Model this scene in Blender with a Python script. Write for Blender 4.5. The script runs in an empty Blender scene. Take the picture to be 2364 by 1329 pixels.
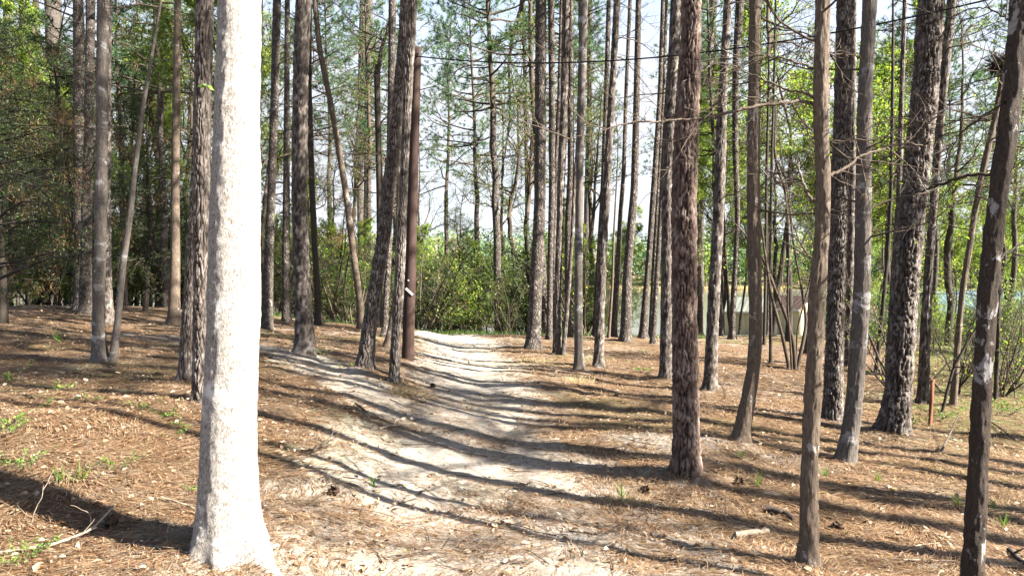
import bpy, math, random
import numpy as np
R = math.radians
rng = np.random.default_rng(11)
random.seed(5)

# ------------------------------------------------------------------ camera, sky, sun, exposure
SC = bpy.context.scene
F, CX, CY, HOR, EYE = 1700.0, 1182.0, 664.5, 640.0, 1.6
PITCH = math.atan((CY - HOR) / F)
cam = bpy.data.objects.new("camera", bpy.data.cameras.new("camera"))
SC.collection.objects.link(cam)
cam.location = (0, 0, EYE)
cam.rotation_euler = (math.pi / 2 - PITCH, 0, 0)
cam.data.sensor_width = 36.0
cam.data.lens = 36.0 * F / 2364.0
cam.data.clip_start = 0.05
cam.data.clip_end = 3000
SC.camera = cam
SUN_EL, SUN_BACK = R(39), R(20)          # the sun stands right of the view and a little behind it
SUN = np.array([math.cos(SUN_BACK) * math.cos(SUN_EL), -math.sin(SUN_BACK) * math.cos(SUN_EL), math.sin(SUN_EL)])
W = bpy.data.worlds.new("World"); SC.world = W; W.use_nodes = True
nt = W.node_tree; nt.nodes.clear()
sky = nt.nodes.new("ShaderNodeTexSky"); sky.sky_type = 'NISHITA'; sky.sun_disc = False
sky.sun_elevation = SUN_EL; sky.sun_rotation = math.atan2(SUN[0], SUN[1])
sky.air_density = 1.0; sky.dust_density = 1.5; sky.ozone_density = 1.0
bg = nt.nodes.new("ShaderNodeBackground"); bg.inputs[1].default_value = 0.05
wo = nt.nodes.new("ShaderNodeOutputWorld")
# white veil added to burn out the low sky, laid over the clear sky
tc = nt.nodes.new("ShaderNodeTexCoord"); sx = nt.nodes.new("ShaderNodeSeparateXYZ"); nt.links.new(tc.outputs['Generated'], sx.inputs[0])
mr = nt.nodes.new("ShaderNodeMapRange"); mr.inputs[1].default_value = .24; mr.inputs[2].default_value = .50; mr.inputs[3].default_value = 1.0; mr.inputs[4].default_value = 0.0
nt.links.new(sx.outputs[2], mr.inputs[0])
cn = nt.nodes.new("ShaderNodeTexNoise"); cn.inputs['Scale'].default_value = 2.6; cn.inputs['Detail'].default_value = 5
cm = nt.nodes.new("ShaderNodeMapping"); cm.inputs['Scale'].default_value = (1, 1, 2.6); nt.links.new(tc.outputs['Generated'], cm.inputs[0]); nt.links.new(cm.outputs[0], cn.inputs[0])
c2 = nt.nodes.new("ShaderNodeMapRange"); c2.inputs[1].default_value = .35; c2.inputs[2].default_value = .6; c2.inputs[3].default_value = .80; c2.inputs[4].default_value = 1.0
nt.links.new(cn.outputs[0], c2.inputs[0])
cmul = nt.nodes.new("ShaderNodeMath"); cmul.operation = 'MULTIPLY'; nt.links.new(mr.outputs[0], cmul.inputs[0]); nt.links.new(c2.outputs[0], cmul.inputs[1])
smx = nt.nodes.new("ShaderNodeMix"); smx.data_type = 'RGBA'; nt.links.new(cmul.outputs[0], smx.inputs[0]); nt.links.new(sky.outputs[0], smx.inputs[6]); smx.inputs[7].default_value = (2.5, 2.57, 2.8, 1)
nt.links.new(smx.outputs[2], bg.inputs[0]); nt.links.new(bg.outputs[0], wo.inputs[0])
sun = bpy.data.objects.new("sun", bpy.data.lights.new("sun", 'SUN'))
SC.collection.objects.link(sun)
sun.data.energy = 5.0; sun.data.angle = R(0.5); sun.data.color = (1.0, 0.93, 0.82)
sun.rotation_euler = (math.pi / 2 - SUN_EL, 0, math.atan2(SUN[1], SUN[0]) + math.pi / 2)
SC.view_settings.view_transform = 'Standard'; SC.view_settings.look = 'None'
SC.view_settings.exposure = 3.12; SC.view_settings.gamma = 1.0
SC.view_settings.use_curve_mapping = False
SC.cycles.max_bounces = 6; SC.cycles.diffuse_bounces = 2; SC.cycles.transmission_bounces = 3
SC.cycles.transparent_max_bounces = 4; SC.cycles.use_denoising = True

# ------------------------------------------------------------------ small maths
def sm(a, b, x):
    t = np.clip((x - a) / (b - a), 0, 1); return t * t * (3 - 2 * t)
_tab = np.random.default_rng(3).random((256, 256))
def vn(x, y, px=0):
    x = np.asarray(x, float); y = np.asarray(y, float)
    xi = np.floor(x).astype(int); yi = np.floor(y).astype(int)
    fx = x - xi; fy = y - yi; fx = fx * fx * (3 - 2 * fx); fy = fy * fy * (3 - 2 * fy)
    x1 = xi + 1
    if px: xi = xi % px; x1 = x1 % px
    a = _tab[xi & 255, yi & 255]; b = _tab[x1 & 255, yi & 255]
    c = _tab[xi & 255, (yi + 1) & 255]; d = _tab[x1 & 255, (yi + 1) & 255]
    return (a * (1 - fx) + b * fx) * (1 - fy) + (c * (1 - fx) + d * fx) * fy - 0.5
def fbm(x, y, o=4):
    s = 0; a = 1.0
    for i in range(o):
        s = s + a * vn(x * 2 ** i + 17.3 * i, y * 2 ** i + 9.1 * i); a *= 0.5
    return s
def norm(v): return v / (np.linalg.norm(v, axis=-1, keepdims=True) + 1e-9)

TRACK = [(0.1, -12), (0.1, 2), (-0.1, 5.5), (-0.45, 10), (-0.95, 15), (-1.75, 21), (-4.5, 26), (-12, 34)]
SPUR = [(0, 5.6), (-1.7, 8.9), (-4.4, 12.8), (-9.0, 14.6), (-18, 16.5)]
def pdist(x, y, P):
    d = np.full(np.shape(x), 1e9)
    for (ax, ay), (bx, by) in zip(P[:-1], P[1:]):
        ux, uy = bx - ax, by - ay
        t = np.clip(((x - ax) * ux + (y - ay) * uy) / (ux * ux + uy * uy), 0, 1)
        d = np.minimum(d, np.hypot(x - ax - ux * t, y - ay - uy * t))
    return d
LAKE_Z = -4.2
FEET = []
def gz(x, y, micro=False):
    x = np.asarray(x, float); y = np.asarray(y, float)
    z = .62 * sm(3, 14, -x) * sm(4, 20, y)
    xr = x - np.interp(y, [2, 5.5, 10, 15, 21, 26], [.1, -.1, -.45, -.95, -1.75, -4.5])
    z = z + .22 * sm(-.2, 3.4, -xr) * sm(2.5, 6, y) * sm(-16, -8, x) + .12 * sm(-8, -16, x) * sm(4, 12, y)
    z = z - .085 * np.clip(x, -3, 5.5) * sm(2, 5.5, y) * np.exp(-np.maximum(y - 9, 0) / 9)
    r = x / np.maximum(y, 1)
    k = 0.079 + 0.014 * sm(.38, .64, r) + 0.02 * sm(.16, .05, r) * sm(.5, -.2, -r)
    k = np.where(r < -.3, 0.05, k)
    z = z - k * np.maximum(y - 20.5, 0) * (y < 400)
    z = z - 0.05 * np.maximum(y - 12, 0) * sm(.42, .8, r) * (y < 60)
    zf = -4.6 + 0.09 * np.maximum(y - 335, 0)
    z = np.where(z < -4.9, -4.9, z)
    z = np.where(y > 200, np.maximum(z, np.minimum(zf, 14)), z)
    near = np.exp(-np.maximum(y - 15, 0) / 30)
    z = z + 0.10 * near * fbm(x * 0.45, y * 0.45, 2) * sm(0.5, 3, y)
    z = z + 0.05 * near * fbm(x * 1.7 + 5, y * 1.7, 3)
    dt = pdist(x, y, TRACK)
    z = z - 0.07 * np.exp(-(dt / 0.9) ** 2) * near + 0.04 * np.exp(-((dt - 1.45) / .4) ** 2) * near * (x < 0)
    if micro:
        z = z + near * 0.022 * fbm(x * 9, y * 9, 3) * (1 - .5 * np.exp(-(dt / .9) ** 2))
        for bx_, by_, r_ in FEET:
            if np.ndim(x) < 2:
                z = z + .35 * r_ * np.exp(-(((x - bx_) ** 2 + (y - by_) ** 2) / (2.1 * r_ + .06) ** 2) ** 1.0)
            else:
                ci = np.searchsorted(x[0], [bx_ - 1.5, bx_ + 1.5]); ri = np.searchsorted(y[:, 0], [by_ - 1.5, by_ + 1.5]); q_ = (slice(ri[0], ri[1]), slice(ci[0], ci[1]))
                z[q_] += .35 * r_ * np.exp(-((x[q_] - bx_) ** 2 + (y[q_] - by_) ** 2) / (2.1 * r_ + .06) ** 2)
    return z
cp, sp = math.cos(PITCH), math.sin(PITCH)
def ray(px, py):
    u = (px - CX) / F; v = (CY - py) / F
    return np.array([u, cp + v * sp, -sp + v * cp])
def at(px, py, Y):
    d = ray(px, py); return np.array([0, 0, EYE]) + d * (Y / d[1])
def hit(px, py):
    d = ray(px, py); t = np.arange(1.2, 130, 0.02)
    x, y, z = d[0] * t, d[1] * t, EYE + d[2] * t
    g = gz(x, y); i = np.argmax(z <= g)
    if z[i] > g[i]: i = len(t) - 1
    return np.array([x[i], y[i], g[i]])

# ------------------------------------------------------------------ materials
def mat(name):
    m = bpy.data.materials.new(name); m.use_nodes = True
    n = m.node_tree.nodes; n.clear()
    return m, n, m.node_tree.links
def nd(n, t, **k):
    o = n.new(t)
    for a, b in k.items(): setattr(o, a, b)
    return o
ALB = 1.0
def ramp(n, l, fac, stops):
    r = nd(n, "ShaderNodeValToRGB")
    e = r.color_ramp.elements
    while len(e) < len(stops): e.new(0.5)
    for i, (p, c) in enumerate(stops):
        if ALB != 1.0 and not (c[0] == c[1] == c[2]): c = tuple(v_ * ALB for v_ in c)
        e[i].position = p; e[i].color = (*c, 1) if len(c) == 3 else c
    l.new(fac, r.inputs[0]); return r.outputs[0]
def tex_noise(n, l, vec, scale, detail=4, rough=.6, dist=0.0):
    t = nd(n, "ShaderNodeTexNoise"); t.inputs['Scale'].default_value = scale
    t.inputs['Detail'].default_value = detail; t.inputs['Roughness'].default_value = rough
    t.inputs['Distortion'].default_value = dist
    if vec is not None: l.new(vec, t.inputs['Vector'])
    return t.outputs[0]
def mapped(n, l, sx, sy, sz, coord='Object'):
    c = nd(n, "ShaderNodeTexCoord"); oi = nd(n, "ShaderNodeObjectInfo")
    mp = nd(n, "ShaderNodeMapping"); mp.inputs['Scale'].default_value = (sx, sy, sz)
    a = nd(n, "ShaderNodeVectorMath", operation='MULTIPLY_ADD')
    cb = nd(n, "ShaderNodeCombineXYZ")
    for i in range(3): l.new(oi.outputs['Random'], cb.inputs[i])
    a.inputs[1].default_value = (37, 37, 37)
    l.new(cb.outputs[0], a.inputs[0]); l.new(c.outputs[coord], a.inputs[2])
    l.new(a.outputs[0], mp.inputs[0])
    return mp.outputs[0], oi.outputs['Random']
def mixc(n, l, f, a, b, mode='MIX'):
    m = nd(n, "ShaderNodeMix", data_type='RGBA', blend_type=mode)
    for s, v in ((0, f), (6, a), (7, b)):
        if hasattr(v, 'links') or hasattr(v, 'is_linked'): l.new(v, m.inputs[s])
        elif isinstance(v, tuple): m.inputs[s].default_value = (*v, 1)
        else: m.inputs[s].default_value = v
    return m.outputs[2]
def finish(n, l, col, rough=.85, height=None, strength=.6, dist=.01, spec=.2):
    b = nd(n, "ShaderNodeBsdfPrincipled"); b.inputs['Roughness'].default_value = rough
    b.inputs['Specular IOR Level'].default_value = spec
    if isinstance(col, tuple): b.inputs['Base Color'].default_value = (*col, 1)
    else: l.new(col, b.inputs['Base Color'])
    if height is not None:
        bp = nd(n, "ShaderNodeBump"); bp.inputs['Strength'].default_value = strength
        bp.inputs['Distance'].default_value = dist
        l.new(height, bp.inputs['Height']); l.new(bp.outputs[0], b.inputs['Normal'])
    o = nd(n, "ShaderNodeOutputMaterial"); l.new(b.outputs[0], o.inputs[0]); return b

def sc3(c, k): return tuple(v_ * k for v_ in c)
def m_pine(name, attr, furrow=(.045, .034, .028), c1=(.10, .086, .076), c2=(.135, .113, .099), c3=(.235, .215, .198)):
    furrow, c1, c2, c3 = sc3(furrow, .34), sc3(c1, .5), sc3(c2, .72), sc3(c3, 1.05)  # furrow bark is naturally darker; extra darkening paints crevice shade into its colour
    m, n, l = mat(name)
    v, rnd = mapped(n, l, 1, 1, 1)
    n1 = tex_noise(n, l, v, 9, 5, .65)
    plate = ramp(n, l, n1, [(.30, c1), (.5, c2), (.68, c3)])
    v2, _ = mapped(n, l, 1, 1, .45)
    fine = tex_noise(n, l, v2, 70, 4, .7)
    plate = mixc(n, l, .5, plate, ramp(n, l, fine, [(.3, (.35, .35, .35)), (.7, (.95, .9, .85))]), 'MULTIPLY')
    dis = nd(n, "ShaderNodeVectorMath", operation='MULTIPLY_ADD')
    nn = nd(n, "ShaderNodeTexNoise"); nn.inputs['Scale'].default_value = 7; l.new(v, nn.inputs['Vector'])
    dis.inputs[1].default_value = (.20, .20, .30) if not attr else (.12, .12, .12); l.new(nn.outputs[1], dis.inputs[0]); l.new(v, dis.inputs[2])
    mp = nd(n, "ShaderNodeMapping"); mp.inputs['Scale'].default_value = (19, 19, 5.2) if not attr else (40, 40, 11)
    l.new(dis.outputs[0], mp.inputs[0])
    vo = nd(n, "ShaderNodeTexVoronoi", feature='DISTANCE_TO_EDGE'); vo.inputs['Scale'].default_value = 1
    l.new(mp.outputs[0], vo.inputs['Vector'])
    e = ramp(n, l, vo.outputs['Distance'], [(.0, (0, 0, 0)), (.28, (1, 1, 1))])
    if attr:
        at_ = nd(n, "ShaderNodeAttribute", attribute_name='plate')
        col = mixc(n, l, at_.outputs['Fac'], furrow, plate)
        hgt = nd(n, "ShaderNodeMath", operation='MULTIPLY_ADD'); l.new(fine, hgt.inputs[0])
        hgt.inputs[1].default_value = .5; l.new(e, hgt.inputs[2])
        finish(n, l, col, .9, hgt.outputs[0], .55, .004)
    else:
        col = mixc(n, l, e, tuple(.5 * (a_ + b_) for a_, b_ in zip(furrow, c1)), plate)
        hgt = nd(n, "ShaderNodeMath", operation='MULTIPLY_ADD'); l.new(fine, hgt.inputs[0])
        hgt.inputs[1].default_value = .35; l.new(e, hgt.inputs[2])
        finish(n, l, col, .9, hgt.outputs[0], .8, .025)
    return m
def m_hard(name, base, dark, pale, cover=.62, bands=True, bump=.012, zs=.22):
    kk = 1.0 if 'pale' in name else .72
    base, dark, pale = sc3(base, .75 * kk), sc3(dark, .5 * kk), sc3(pale, .75 * kk)
    m, n, l = mat(name)
    v, rnd = mapped(n, l, 1, 1, zs)
    a = tex_noise(n, l, v, 75, 7, .75, .9)
    col = ramp(n, l, a, [(.32, dark), (.66, base)])
    v1, _ = mapped(n, l, 1, 1, 1)
    big = tex_noise(n, l, v1, 3.2, 3, .6)
    col = mixc(n, l, .35, col, ramp(n, l, big, [(.3, (.5, .5, .5)), (.7, (1, 1, 1))]), 'MULTIPLY')
    v3, _ = mapped(n, l, 1.4, 1.4, 2.4 if bands else 1.1)
    b = tex_noise(n, l, v3, 2.3 if bands else 4.5, 9, .68, .3)
    f = ramp(n, l, b, [(cover, (0, 0, 0)), (min(cover + (.10 if bands else .03), 1), (.85, .85, .85))])
    col = mixc(n, l, f, col, pale)
    finish(n, l, col, .88, a, .7, bump)
    return m
M = {}
M['pine_near'] = m_pine("pine_bark_plated", True)
M['pine'] = m_pine("pine_bark", False)
M['pine_red'] = m_pine("pine_bark_red", True, furrow=(.045, .028, .022), c1=(.115, .082, .07), c2=(.155, .108, .088), c3=(.22, .18, .16))
M['gum'] = m_hard("pale_bark", (.50, .475, .44), (.10, .072, .055), (.62, .61, .59), .55, True, .02, .6)
M['hard'] = m_hard("grey_bark", (.26, .20, .15), (.06, .043, .03), (.42, .40, .37), .60, False, .012)
M['band'] = m_hard("lichened_bark", (.23, .20, .175), (.08, .066, .056), (.50, .50, .50), .555)
M['blotch'] = m_hard("blotched_bark", (.105, .078, .06), (.028, .02, .016), (.42, .41, .40), .575, False, .03, .35)
M['twig'] = m_hard("twig_bark", (.15, .115, .085), (.06, .045, .033), (.30, .27, .23), .7, False, .004)
M['dark'] = m_hard("dark_bark", (.095, .078, .062), (.035, .028, .022), (.36, .35, .33), .74)

def m_leaf(name, cols, trans=.45, rough=.6):
    cols = [sc3(c_, {'pine_needles': .85, 'fresh_leaves': .95, 'shrub_leaves': .78}.get(name, .62)) for c_ in cols]
    m, n, l = mat(name)
    g = nd(n, "ShaderNodeNewGeometry")
    col = ramp(n, l, g.outputs['Random Per Island'], [(i / (len(cols) - 1), c) for i, c in enumerate(cols)])
    d = nd(n, "ShaderNodeBsdfPrincipled"); d.inputs['Roughness'].default_value = rough
    d.inputs['Specular IOR Level'].default_value = .35
    l.new(col, d.inputs['Base Color'])
    t = nd(n, "ShaderNodeBsdfTranslucent"); l.new(mixc(n, l, 1.0, col, (1.5, 1.5, .8), 'MULTIPLY'), t.inputs[0])
    mx = nd(n, "ShaderNodeMixShader"); mx.inputs[0].default_value = trans
    l.new(d.outputs[0], mx.inputs[1]); l.new(t.outputs[0], mx.inputs[2])
    o = nd(n, "ShaderNodeOutputMaterial"); l.new(mx.outputs[0], o.inputs[0]); return m
M['needle'] = m_leaf("pine_needles", [(.025, .06, .035), (.04, .095, .055), (.06, .13, .06), (.12, .17, .055)], .3)
M['leaf'] = m_leaf("fresh_leaves", [(.05, .11, .025), (.09, .16, .028), (.16, .23, .035), (.28, .28, .05)], .55)
M['privet'] = m_leaf("shrub_leaves", [(.025, .06, .018), (.05, .11, .025), (.08, .15, .03), (.15, .22, .045)], .45)
M['cedar'] = m_leaf("evergreen_sprays", [(.02, .04, .014), (.035, .07, .02), (.06, .10, .028), (.10, .13, .035)], .35)
M['dead'] = m_leaf("dead_needles", [(.16, .085, .035), (.26, .15, .06), (.34, .22, .10)], .3)
M['straw'] = m_leaf("fallen_needles", [(.085, .040, .019), (.18, .092, .042), (.29, .175, .09), (.45, .35, .23)], .15)
M['litter'] = m_leaf("fallen_leaves", [(.13, .075, .045), (.25, .15, .09), (.40, .29, .19), (.58, .49, .38)], .25)
M['fern'] = m_leaf("fern_green", [(.07, .15, .025), (.12, .22, .035), (.22, .31, .05)], .4)
M['reed'] = m_leaf("dry_reed", [(.42, .33, .18), (.55, .45, .27)], .3)

def m_simple(name, c, rough=.7, scale=8, var=.25, bump=.0, metal=0, sc=(1, 1, 1)):
    c = sc3(c, .52)
    m, n, l = mat(name)
    v, _ = mapped(n, l, *sc)
    a = tex_noise(n, l, v, scale, 6, .65)
    col = mixc(n, l, 1.0, c, ramp(n, l, a, [(.3, (1 - var,) * 3), (.7, (1, 1, 1))]), 'MULTIPLY')
    b = finish(n, l, col, rough, a if bump else None, .5, bump); b.inputs['Metallic'].default_value = metal
    return m
# ground
def m_ground():
    global ALB
    ALB = .5
    m, n, l = mat("forest_floor")
    c = nd(n, "ShaderNodeTexCoord").outputs['Object']
    big = tex_noise(n, l, c, .9, 5, .6)
    mid = tex_noise(n, l, c, 5, 6, .7, .8)
    mp = nd(n, "ShaderNodeMapping"); mp.inputs['Scale'].default_value = (1, 2.2, 1); l.new(c, mp.inputs[0])
    fine = tex_noise(n, l, mp.outputs[0], 42, 8, .78, 1.2)
    straw = ramp(n, l, fine, [(.32, (.032, .019, .011)), (.48, (.12, .070, .037)), (.61, (.25, .160, .092)), (.75, (.48, .39, .28))])
    straw = mixc(n, l, ramp(n, l, mid, [(.4, (0, 0, 0)), (.7, (.8, .8, .8))]), straw, (.12, .08, .052))
    straw = mixc(n, l, ramp(n, l, big, [(.50, (0, 0, 0)), (.66, (.55, .55, .55))]), straw, (.125, .10, .075))
    straw = mixc(n, l, ramp(n, l, tex_noise(n, l, c, 2.3, 5, .7), [(.34, (.75, .75, .75)), (.47, (0, 0, 0))]), straw, (.045, .028, .018))
    sandf = tex_noise(n, l, c, 16, 7, .7)
    sand = ramp(n, l, sandf, [(.3, (.22, .185, .15)), (.46, (.42, .37, .31)), (.70, (.66, .615, .54))])
    sand = mixc(n, l, ramp(n, l, fine, [(.36, (.75, .75, .75)), (.47, (0, 0, 0))]), sand, (.07, .046, .03))
    at_ = nd(n, "ShaderNodeAttribute", attribute_name='sand')
    ad = nd(n, "ShaderNodeMath", operation='MULTIPLY_ADD'); l.new(mid, ad.inputs[0]); ad.inputs[1].default_value = 1.1; l.new(at_.outputs['Fac'], ad.inputs[2])
    ad2 = nd(n, "ShaderNodeMath", operation='MULTIPLY_ADD'); l.new(fine, ad2.inputs[0]); ad2.inputs[1].default_value = .75; l.new(ad.outputs[0], ad2.inputs[2])
    f = ramp(n, l, ad2.outputs[0], [(1.0 / 2.4, (0, 0, 0)), (1.30 / 2.4, (1, 1, 1))])
    sc = nd(n, "ShaderNodeMath", operation='MULTIPLY'); l.new(ad2.outputs[0], sc.inputs[0]); sc.inputs[1].default_value = 1 / 2.4
    fr = [x for x in n if x.bl_idname == 'ShaderNodeValToRGB'][-1]; l.new(sc.outputs[0], fr.inputs[0])
    col = mixc(n, l, f, straw, sand)
    ga = nd(n, "ShaderNodeAttribute", attribute_name='green')
    gm = nd(n, "ShaderNodeMath", operation='MULTIPLY'); l.new(ga.outputs['Fac'], gm.inputs[0]); l.new(ramp(n, l, mid, [(.4, (0, 0, 0)), (.55, (1, 1, 1))]), gm.inputs[1])
    col = mixc(n, l, gm.outputs[0], col, (.07, .10, .028))
    h = nd(n, "ShaderNodeMath", operation='MULTIPLY_ADD'); l.new(mid, h.inputs[0]); h.inputs[1].default_value = .9; l.new(fine, h.inputs[2])
    finish(n, l, col, .95, h.outputs[0], .9, .02, .1)
    ALB = 1.0
    return m
M['ground'] = m_ground()
m, n, l = mat("lake_water")
c = nd(n, "ShaderNodeTexCoord").outputs['Object']
mp = nd(n, "ShaderNodeMapping"); mp.inputs['Scale'].default_value = (.5, 2.0, 1); l.new(c, mp.inputs[0])
b = finish(n, l, (.085, .085, .07), .12, tex_noise(n, l, mp.outputs[0], 2.2, 4, .6), .25, .05, .8)
M['water'] = m
M['pole'] = m_simple("creosote_wood", (.078, .045, .036), .8, 60, .5, .004, 0, (1, 1, .06))
M['tag'] = m_simple("white_plastic", (.78, .78, .76), .5, 20, .1)
M['cable'] = m_simple("black_cable", (.015, .015, .017), .5)
M['rust'] = m_simple("rusted_steel", (.28, .11, .06), .85, 40, .5, .002)
M['cream'] = m_simple("cream_sheet_metal", (.80, .72, .46), .5, 1.2, .2)
M['roofm'] = m_simple("weathered_metal_roof", (.26, .28, .23), .45, 1.5, .4)
M['roofb'] = m_simple("brown_roof", (.20, .13, .10), .8, 5, .4)
M['blue'] = m_simple("blue_metal_roof", (.10, .17, .215), .45, 1.2, .25)
M['grey'] = m_simple("grey_block_wall", (.30, .31, .30), .8, 4, .3)
M['white'] = m_simple("white_trim", (.75, .75, .73), .6, 4, .1)
M['door'] = m_simple("dark_door", (.09, .07, .06), .7, 4, .2)
M['glass'] = m_simple("window_glass", (.05, .06, .07), .1, 2, .2)
M['deadwood'] = m_simple("dead_wood", (.40, .33, .25), .85, 45, .5, .003, 0, (.3, 1, 1))
M['darklog'] = m_simple("dark_dead_wood", (.085, .065, .055), .9, 45, .5, .004)
M['cone'] = m_simple("pine_cone_scales", (.10, .06, .04), .85, 60, .5)
M['rock'] = m_simple("pale_stone", (.55, .53, .50), .8, 20, .3, .004)

# ------------------------------------------------------------------ mesh building
class MB:
    def __init__(s): s.v = []; s.f = []; s.n = 0; s.attr = []
    def add(s, V, Fc, mi=0, smooth=True, attr=None):
        V = np.asarray(V, float).reshape(-1, 3); Fc = np.asarray(Fc, int)
        if len(V) == 0: return s
        s.v.append(V); s.f.append((Fc + s.n, mi, smooth)); s.n += len(V)
        s.attr.append(np.ones(len(V)) if attr is None else attr)
        return s
    def mesh(s, name, mats, attr=None):
        me = bpy.data.meshes.new(name)
        V = np.concatenate(s.v); me.vertices.add(len(V)); me.vertices.foreach_set('co', V.ravel())
        tot = np.concatenate([np.full(len(f), f.shape[1]) for f, _, _ in s.f])
        lv = np.concatenate([f.ravel() for f, _, _ in s.f])
        me.loops.add(len(lv)); me.loops.foreach_set('vertex_index', lv)
        me.polygons.add(len(tot)); st = np.concatenate([[0], np.cumsum(tot)[:-1]])
        me.polygons.foreach_set('loop_start', st); me.polygons.foreach_set('loop_total', tot)
        me.polygons.foreach_set('material_index', np.concatenate([np.full(len(f), mi) for f, mi, _ in s.f]))
        me.polygons.foreach_set('use_smooth', np.concatenate([np.full(len(f), sm_) for f, _, sm_ in s.f]))
        for m_ in mats: me.materials.append(M[m_])
        if attr:
            a = me.attributes.new(attr, 'FLOAT', 'POINT'); a.data.foreach_set('value', np.concatenate(s.attr))
        me.update(); me.validate()
        return me
def link(name, me, parent=None, loc=(0, 0, 0)):
    o = bpy.data.objects.new(name, me); SC.collection.objects.link(o)
    o.location = loc
    if parent is not None: o.parent = parent
    return o
def tag(o, label=None, cat=None, group=None, kind=None):
    if label: o['label'] = label
    if cat: o['category'] = cat
    if group: o['group'] = group
    if kind: o['kind'] = kind
    return o
def thing(name, label, cat, loc, group=None, rz=0):
    o = bpy.data.objects.new(name, None); SC.collection.objects.link(o); o.empty_display_size = .2
    o.location = loc; o.rotation_euler = (0, 0, rz)
    return tag(o, label, cat, group)
def copy_tree(o, parent=None):
    c = o.copy(); SC.collection.objects.link(c)
    if parent is not None: c.parent = parent
    for ch in [x for x in KIDS.get(o.name, [])]: copy_tree(ch, c)
    return c
KIDS = {}
def part(name, me, parent, loc=(0, 0, 0)):
    o = link(name, me, parent, loc); KIDS.setdefault(parent.name, []).append(o); return o

def tubes(mb, P, Rr, k=5, mi=0):
    """P (B,n,3), Rr (B,n): batch of tapered tubes"""
    P = np.asarray(P, float); Rr = np.asarray(Rr, float)
    B, n_, _ = P.shape
    if B == 0: return
    T = norm(np.gradient(P, axis=1))
    D = norm(P[:, -1] - P[:, 0])
    ref = np.zeros((B, 3)); vert = np.abs(D[:, 2]) > .7
    ref[vert, 0] = 1; ref[~vert, 2] = 1
    U = norm(np.cross(T, ref[:, None, :])); Vv = np.cross(T, U)
    a = np.arange(k) * 2 * math.pi / k
    V = P[:, :, None, :] + Rr[:, :, None, None] * (np.cos(a)[None, None, :, None] * U[:, :, None, :] + np.sin(a)[None, None, :, None] * Vv[:, :, None, :])
    b = np.arange(B)[:, None, None]; i = np.arange(n_ - 1)[None, :, None]; j = np.arange(k)[None, None, :]
    q = lambda ii, jj: (b * n_ + ii) * k + jj % k
    Fc = np.stack([q(i, j), q(i, j + 1), q(i + 1, j + 1), q(i + 1, j)], -1).reshape(-1, 4)
    mb.add(V.reshape(-1, 3), Fc, mi)
    for end in (0, n_ - 1):
        if Rr[:, end].max() > .012:
            idx = q(end, j)[:, 0, :] if False else ((np.arange(B)[:, None] * n_ + end) * k + np.arange(k)[None, :])
            mb.f.append((idx + mb.n - len(V.reshape(-1, 3)), mi, False))
def grow(S, D, L, n_=5, wig=.15, up=0.0, g=rng):
    S = np.asarray(S, float); D = norm(np.asarray(D, float)); B = len(S)
    seg = (np.asarray(L) * np.ones(B) / (n_ - 1))[:, None]
    pts = [S]; d = D
    for _ in range(n_ - 1):
        d = norm(d + g.normal(0, wig, (B, 3)) + np.array([0, 0, up])); pts.append(pts[-1] + d * seg)
    return np.stack(pts, 1)
def spawn(P, m_, t0, t1, ang, g=rng, flat=0.0):
    """m_ child starts on each parent curve, heading off at about ang"""
    B, n_, _ = P.shape
    t = (t0 + (t1 - t0) * (np.arange(m_)[None] + g.random((B, m_))) / m_) * (n_ - 1)
    i = np.minimum(t.astype(int), n_ - 2); f = (t - i)[..., None]
    b = np.arange(B)[:, None]
    S = P[b, i] * (1 - f) + P[b, i + 1] * f
    T = norm(P[b, i + 1] - P[b, i])
    q = g.normal(0, 1, T.shape); q[..., 2] *= (1 - flat)
    q = norm(q - (q * T).sum(-1, keepdims=True) * T)
    a = (ang + g.normal(0, .18, (B, m_)))[..., None]
    D = np.cos(a) * T + np.sin(a) * q
    return S.reshape(-1, 3), norm(D).reshape(-1, 3), (t / (n_ - 1)).ravel()
def taper(B, n_, r0, r1):
    r0 = np.asarray(r0) * np.ones(B); t = np.linspace(0, 1, n_)[None]
    return r0[:, None] * (1 - t) + np.asarray(r1) * t
def leaves(mb, C, size, mi=1, g=rng, aspect=.5, droop=0.0, bias=None):
    N = len(C)
    if N == 0: return
    size = size * (0.6 + .8 * g.random(N))[:, None]
    a = g.normal(0, 1, (N, 3)); a[:, 2] -= droop
    if bias is not None: a = a + bias
    a = norm(a); b_ = norm(np.cross(a, g.normal(0, 1, (N, 3)))) * aspect
    V = np.stack([C, C + (a * .5 + b_ * .5) * size, C + a * size, C + (a * .5 - b_ * .5) * size], 1)
    mb.add(V.reshape(-1, 3), np.arange(N * 4).reshape(-1, 4), mi, False)
def tufts(mb, C, D, m_, ln, wd, mi=1, g=rng, spread=.75):
    N = len(C)
    if N == 0: return
    D = np.repeat(D, m_, 0); C = np.repeat(C, m_, 0)
    a = norm(D * .7 + g.normal(0, spread, (N * m_, 3)))
    ln = ln * (.7 + .5 * g.random(N * m_))[:, None]
    w = norm(np.cross(a, g.normal(0, 1, a.shape))) * wd
    V = np.stack([C - w * .5, C + w * .5, C + a * ln], 1)
    mb.add(V.reshape(-1, 3), np.arange(N * m_ * 3).reshape(-1, 3), mi, False)

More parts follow.
